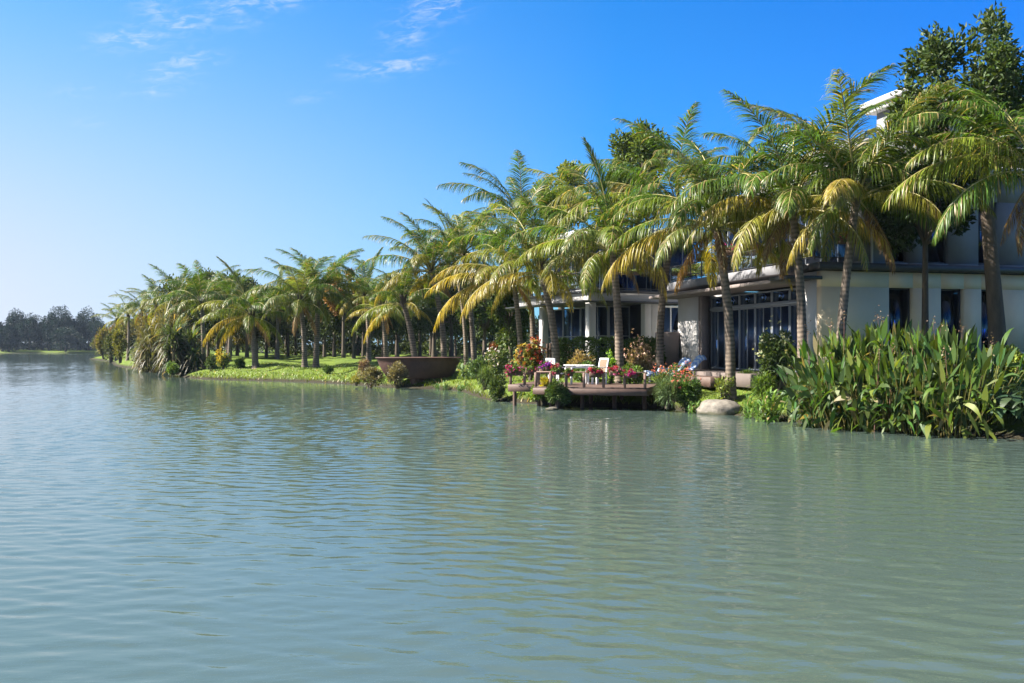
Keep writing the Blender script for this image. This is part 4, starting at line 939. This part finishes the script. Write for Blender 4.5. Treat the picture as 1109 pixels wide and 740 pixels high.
# dark taro-like plants at the right corner
def taro(label, px_, D, yt, n, col):
    x = X_(px_, D); z = max(-.05, gz(x, D)); h = Z_(yt, D)-z; t = thing('taro_plant', label, 'plant', (x, D, z), 0)
    a = rng.uniform(0, 6.28, n); rr = rng.uniform(.2,.75,n); top = np.stack([np.cos(a)*rr, np.sin(a)*rr, h*rng.uniform(.35,.92,n)], 1)
    sb = MB()
    for i in range(n): sb.tube([top[i]*[.15,.15,0], top[i]*[.5,.5,.7], top[i]], [.016,.012,.008], 4, cap=False)
    o = sb.build('stems', M['leaf'], t); o.color = (.06,.1,.03,1)
    mb = MB(); blades(mb, top, np.stack([np.cos(a), np.sin(a), rng.uniform(-.2,.5,n)], 1)+rsph(n)*.3, rng.uniform(.3,.45,n), rng.uniform(.2,.3,n), 1.4, 5, prof=(.45,1,.95,.7,.4,.02)); o = mb.build('leaves', M['leafdry'], t); o.color = (*col, 1)
taro('dark bluish broad leaved plant in the lower right corner of the bank', 1092, 22.9, 418, 46, (.035,.075,.04))
taro('dark broad leaved plant between the thicket and the corner plant', 1070, 23.4, 424, 40, (.045,.085,.03))
taro('dark broad leaved plant cut by the right picture edge', 1116, 22.4, 412, 40, (.04,.08,.035))

# ------------------------------------------------------------------ flower baskets on the rails and balcony
def basket(label, x, y, z, w, h, fl, col=(.09,.15,.035), group='flower baskets on the deck rail'):
    if 'deck' in group: w *= .85; h *= .8; fl = [(c_, int(k_*.7)+2) for c_, k_ in fl]
    t = thing('flower_basket', label, 'flower basket', (x, y, z), 0, group)
    mb = MB(); mb.bbox(-w*.4, w*.4, -.1, .1, -.12, .08, .03); mb.build('trough', M['basket'], t)
    n = int(500*w)+120; mb = MB(); p, d, _ = cloud_pts(n, (w*.55,.2,h*.5), 10, .42, -.95); p[:, 2] += h*.2
    leaves(mb, p, norm(d+rsph(n)), rsph(n), .08, .045); o = mb.build('foliage', M['leaf'], t); o.color = (*col, 1)
    for (fc, k) in fl:
        fb = MB(); p, d, _ = cloud_pts(k, (w*.58,.23,h*.52), 7, .42, -.95, .95); p[:, 2] += h*.2; p[:, 1] -= .03
        for _ in range(4): leaves(fb, p, norm(d*.4+rsph(k)), d, .055, .05, .1, .1)
        f = fb.build('flowers', M['petal'], t); f['kind'] = 'stuff'; f.color = (*fc, 1)
    return t
MAG, PUR, RED, PNK = (.34,.02,.12), (.2,.025,.26), (.34,.03,.05), (.42,.11,.2)
def dk(u, v): c, s = math.cos(DK.rotation_euler.z), math.sin(DK.rotation_euler.z); return DK.location.x+u*c-v*s, DK.location.y+u*s+v*c
for (u, v, z, w, h, fl, lab) in ((-1.15,1.36,1.28,.75,.55,[(MAG,120),(PNK,40)],'magenta flower basket at the left end of the side platform rail'),
        (-.55,1.36,1.32,.5,.35,[(PNK,14)],'mostly green flower basket between the magenta and purple ones'),
        (.18,1.2,1.36,.8,.62,[(PUR,170),(MAG,60)],'big purple flower basket left of the white chair'),
        (.85,0.0,1.36,.42,.5,[(RED,70),(PNK,40)],'tall red flower basket in front of the white chair'),
        (1.3,0.0,1.3,.45,.3,[(RED,8)],'green trailing basket on the rail in front of the table'),
        (2.25,0.0,1.28,.6,.46,[(RED,70),(MAG,70)],'red and magenta basket on the rail before the wicker chair'),
        (2.95,0.0,1.34,.55,.42,[(RED,60),(PNK,40)],'pink and red basket right of the wicker chair'),
        (3.5,0.0,1.26,.75,.36,[(MAG,70),(RED,30)],'wide magenta basket near the right end of the rail')):
    x, y = dk(u, v); basket(lab, x, y, z, w, h, fl)
def v1p(u, v): c, s = math.cos(V1.rotation_euler.z), math.sin(V1.rotation_euler.z); return 10.4+u*c-v*s, 31+u*s+v*c
for (u, v, w, fl, lab, zz) in ((-.5,5.0,1.7,[(MAG,200),(PNK,90)],'pink flowers spilling over the upper balcony rail left of the dark palm',4.62),
        (-.5,7.6,.9,[(RED,50),((.6,.25,.1),40)],'orange red flowers on the far end of the balcony rail',4.6),
        (.75,-.3,.8,[(MAG,60),((.7,.5,.05),30)],'pink and yellow flowers on the rail over the cream wall',4.5)):
    x, y = v1p(u, v); o = basket(lab, x, y, 1.3+zz, w, .5, fl, group='flower baskets on the villa balcony')
def v2p(u, v): c, s = math.cos(V2.rotation_euler.z), math.sin(V2.rotation_euler.z); return 3.67+u*c-v*s, 44+u*s+v*c
for (u, v, w, lab) in ((1.6,-.15,2.6,'long balcony planter of trailing greenery on the corner house front'), (-.15,2.2,1.6,'balcony planter with yellowing greenery round the corner house side')):
    x, y = v2p(u, v); o = basket(lab, x, y, 1.3+4.55, w, .35, [((.4,.3,.05),20)], col=(.12,.16,.035), group='planters on the corner house balcony')
    o.rotation_euler.z = V2.rotation_euler.z+(R(90) if v > 1 else 0)

# ------------------------------------------------------------------ grass on the banks (one uncountable mass)
n = 60000; P = np.column_stack([rng.uniform(-24, 13, n), rng.uniform(24, 68, n)]); d = sdf(P)
k = (d > .1) & (rng.random(n) < np.clip(1.6-d/5, .05, 1)); P = P[k]; z = height(P); n = len(P)
a = rng.uniform(0, 6.28, n); mb = MB(); edge = np.clip(1.3-sdf(P), 0, 1)
blades(mb, np.column_stack([P, z-.02]), np.stack([np.cos(a)*.5, np.sin(a)*.5, np.ones(n)], 1), rng.uniform(.08,.17,n)*(1+1.6*edge), .018+.0006*P[:, 1], .8, 2, prof=(1,.7,.05))
o = mb.build('grass', M['grass']); o.color = (.105,.16,.022,1); o['kind'] = 'stuff'

# ------------------------------------------------------------------ haze
mb = MB(); mb.box(-700, 500, -30, 620, -4.5, 19.5); o = mb.build('haze', None); o['kind'] = 'stuff'
m, n_, l_ = mat('thin_haze'); pv = n_.new('ShaderNodeVolumePrincipled'); om = n_.new('ShaderNodeOutputMaterial'); l_.new(pv.outputs[0], om.inputs['Volume'])
pv.inputs['Color'].default_value = (.62,.78,1,1); pv.inputs['Density'].default_value = .0001
o.data.materials.clear(); o.data.materials.append(m); o.display_type = 'WIRE'
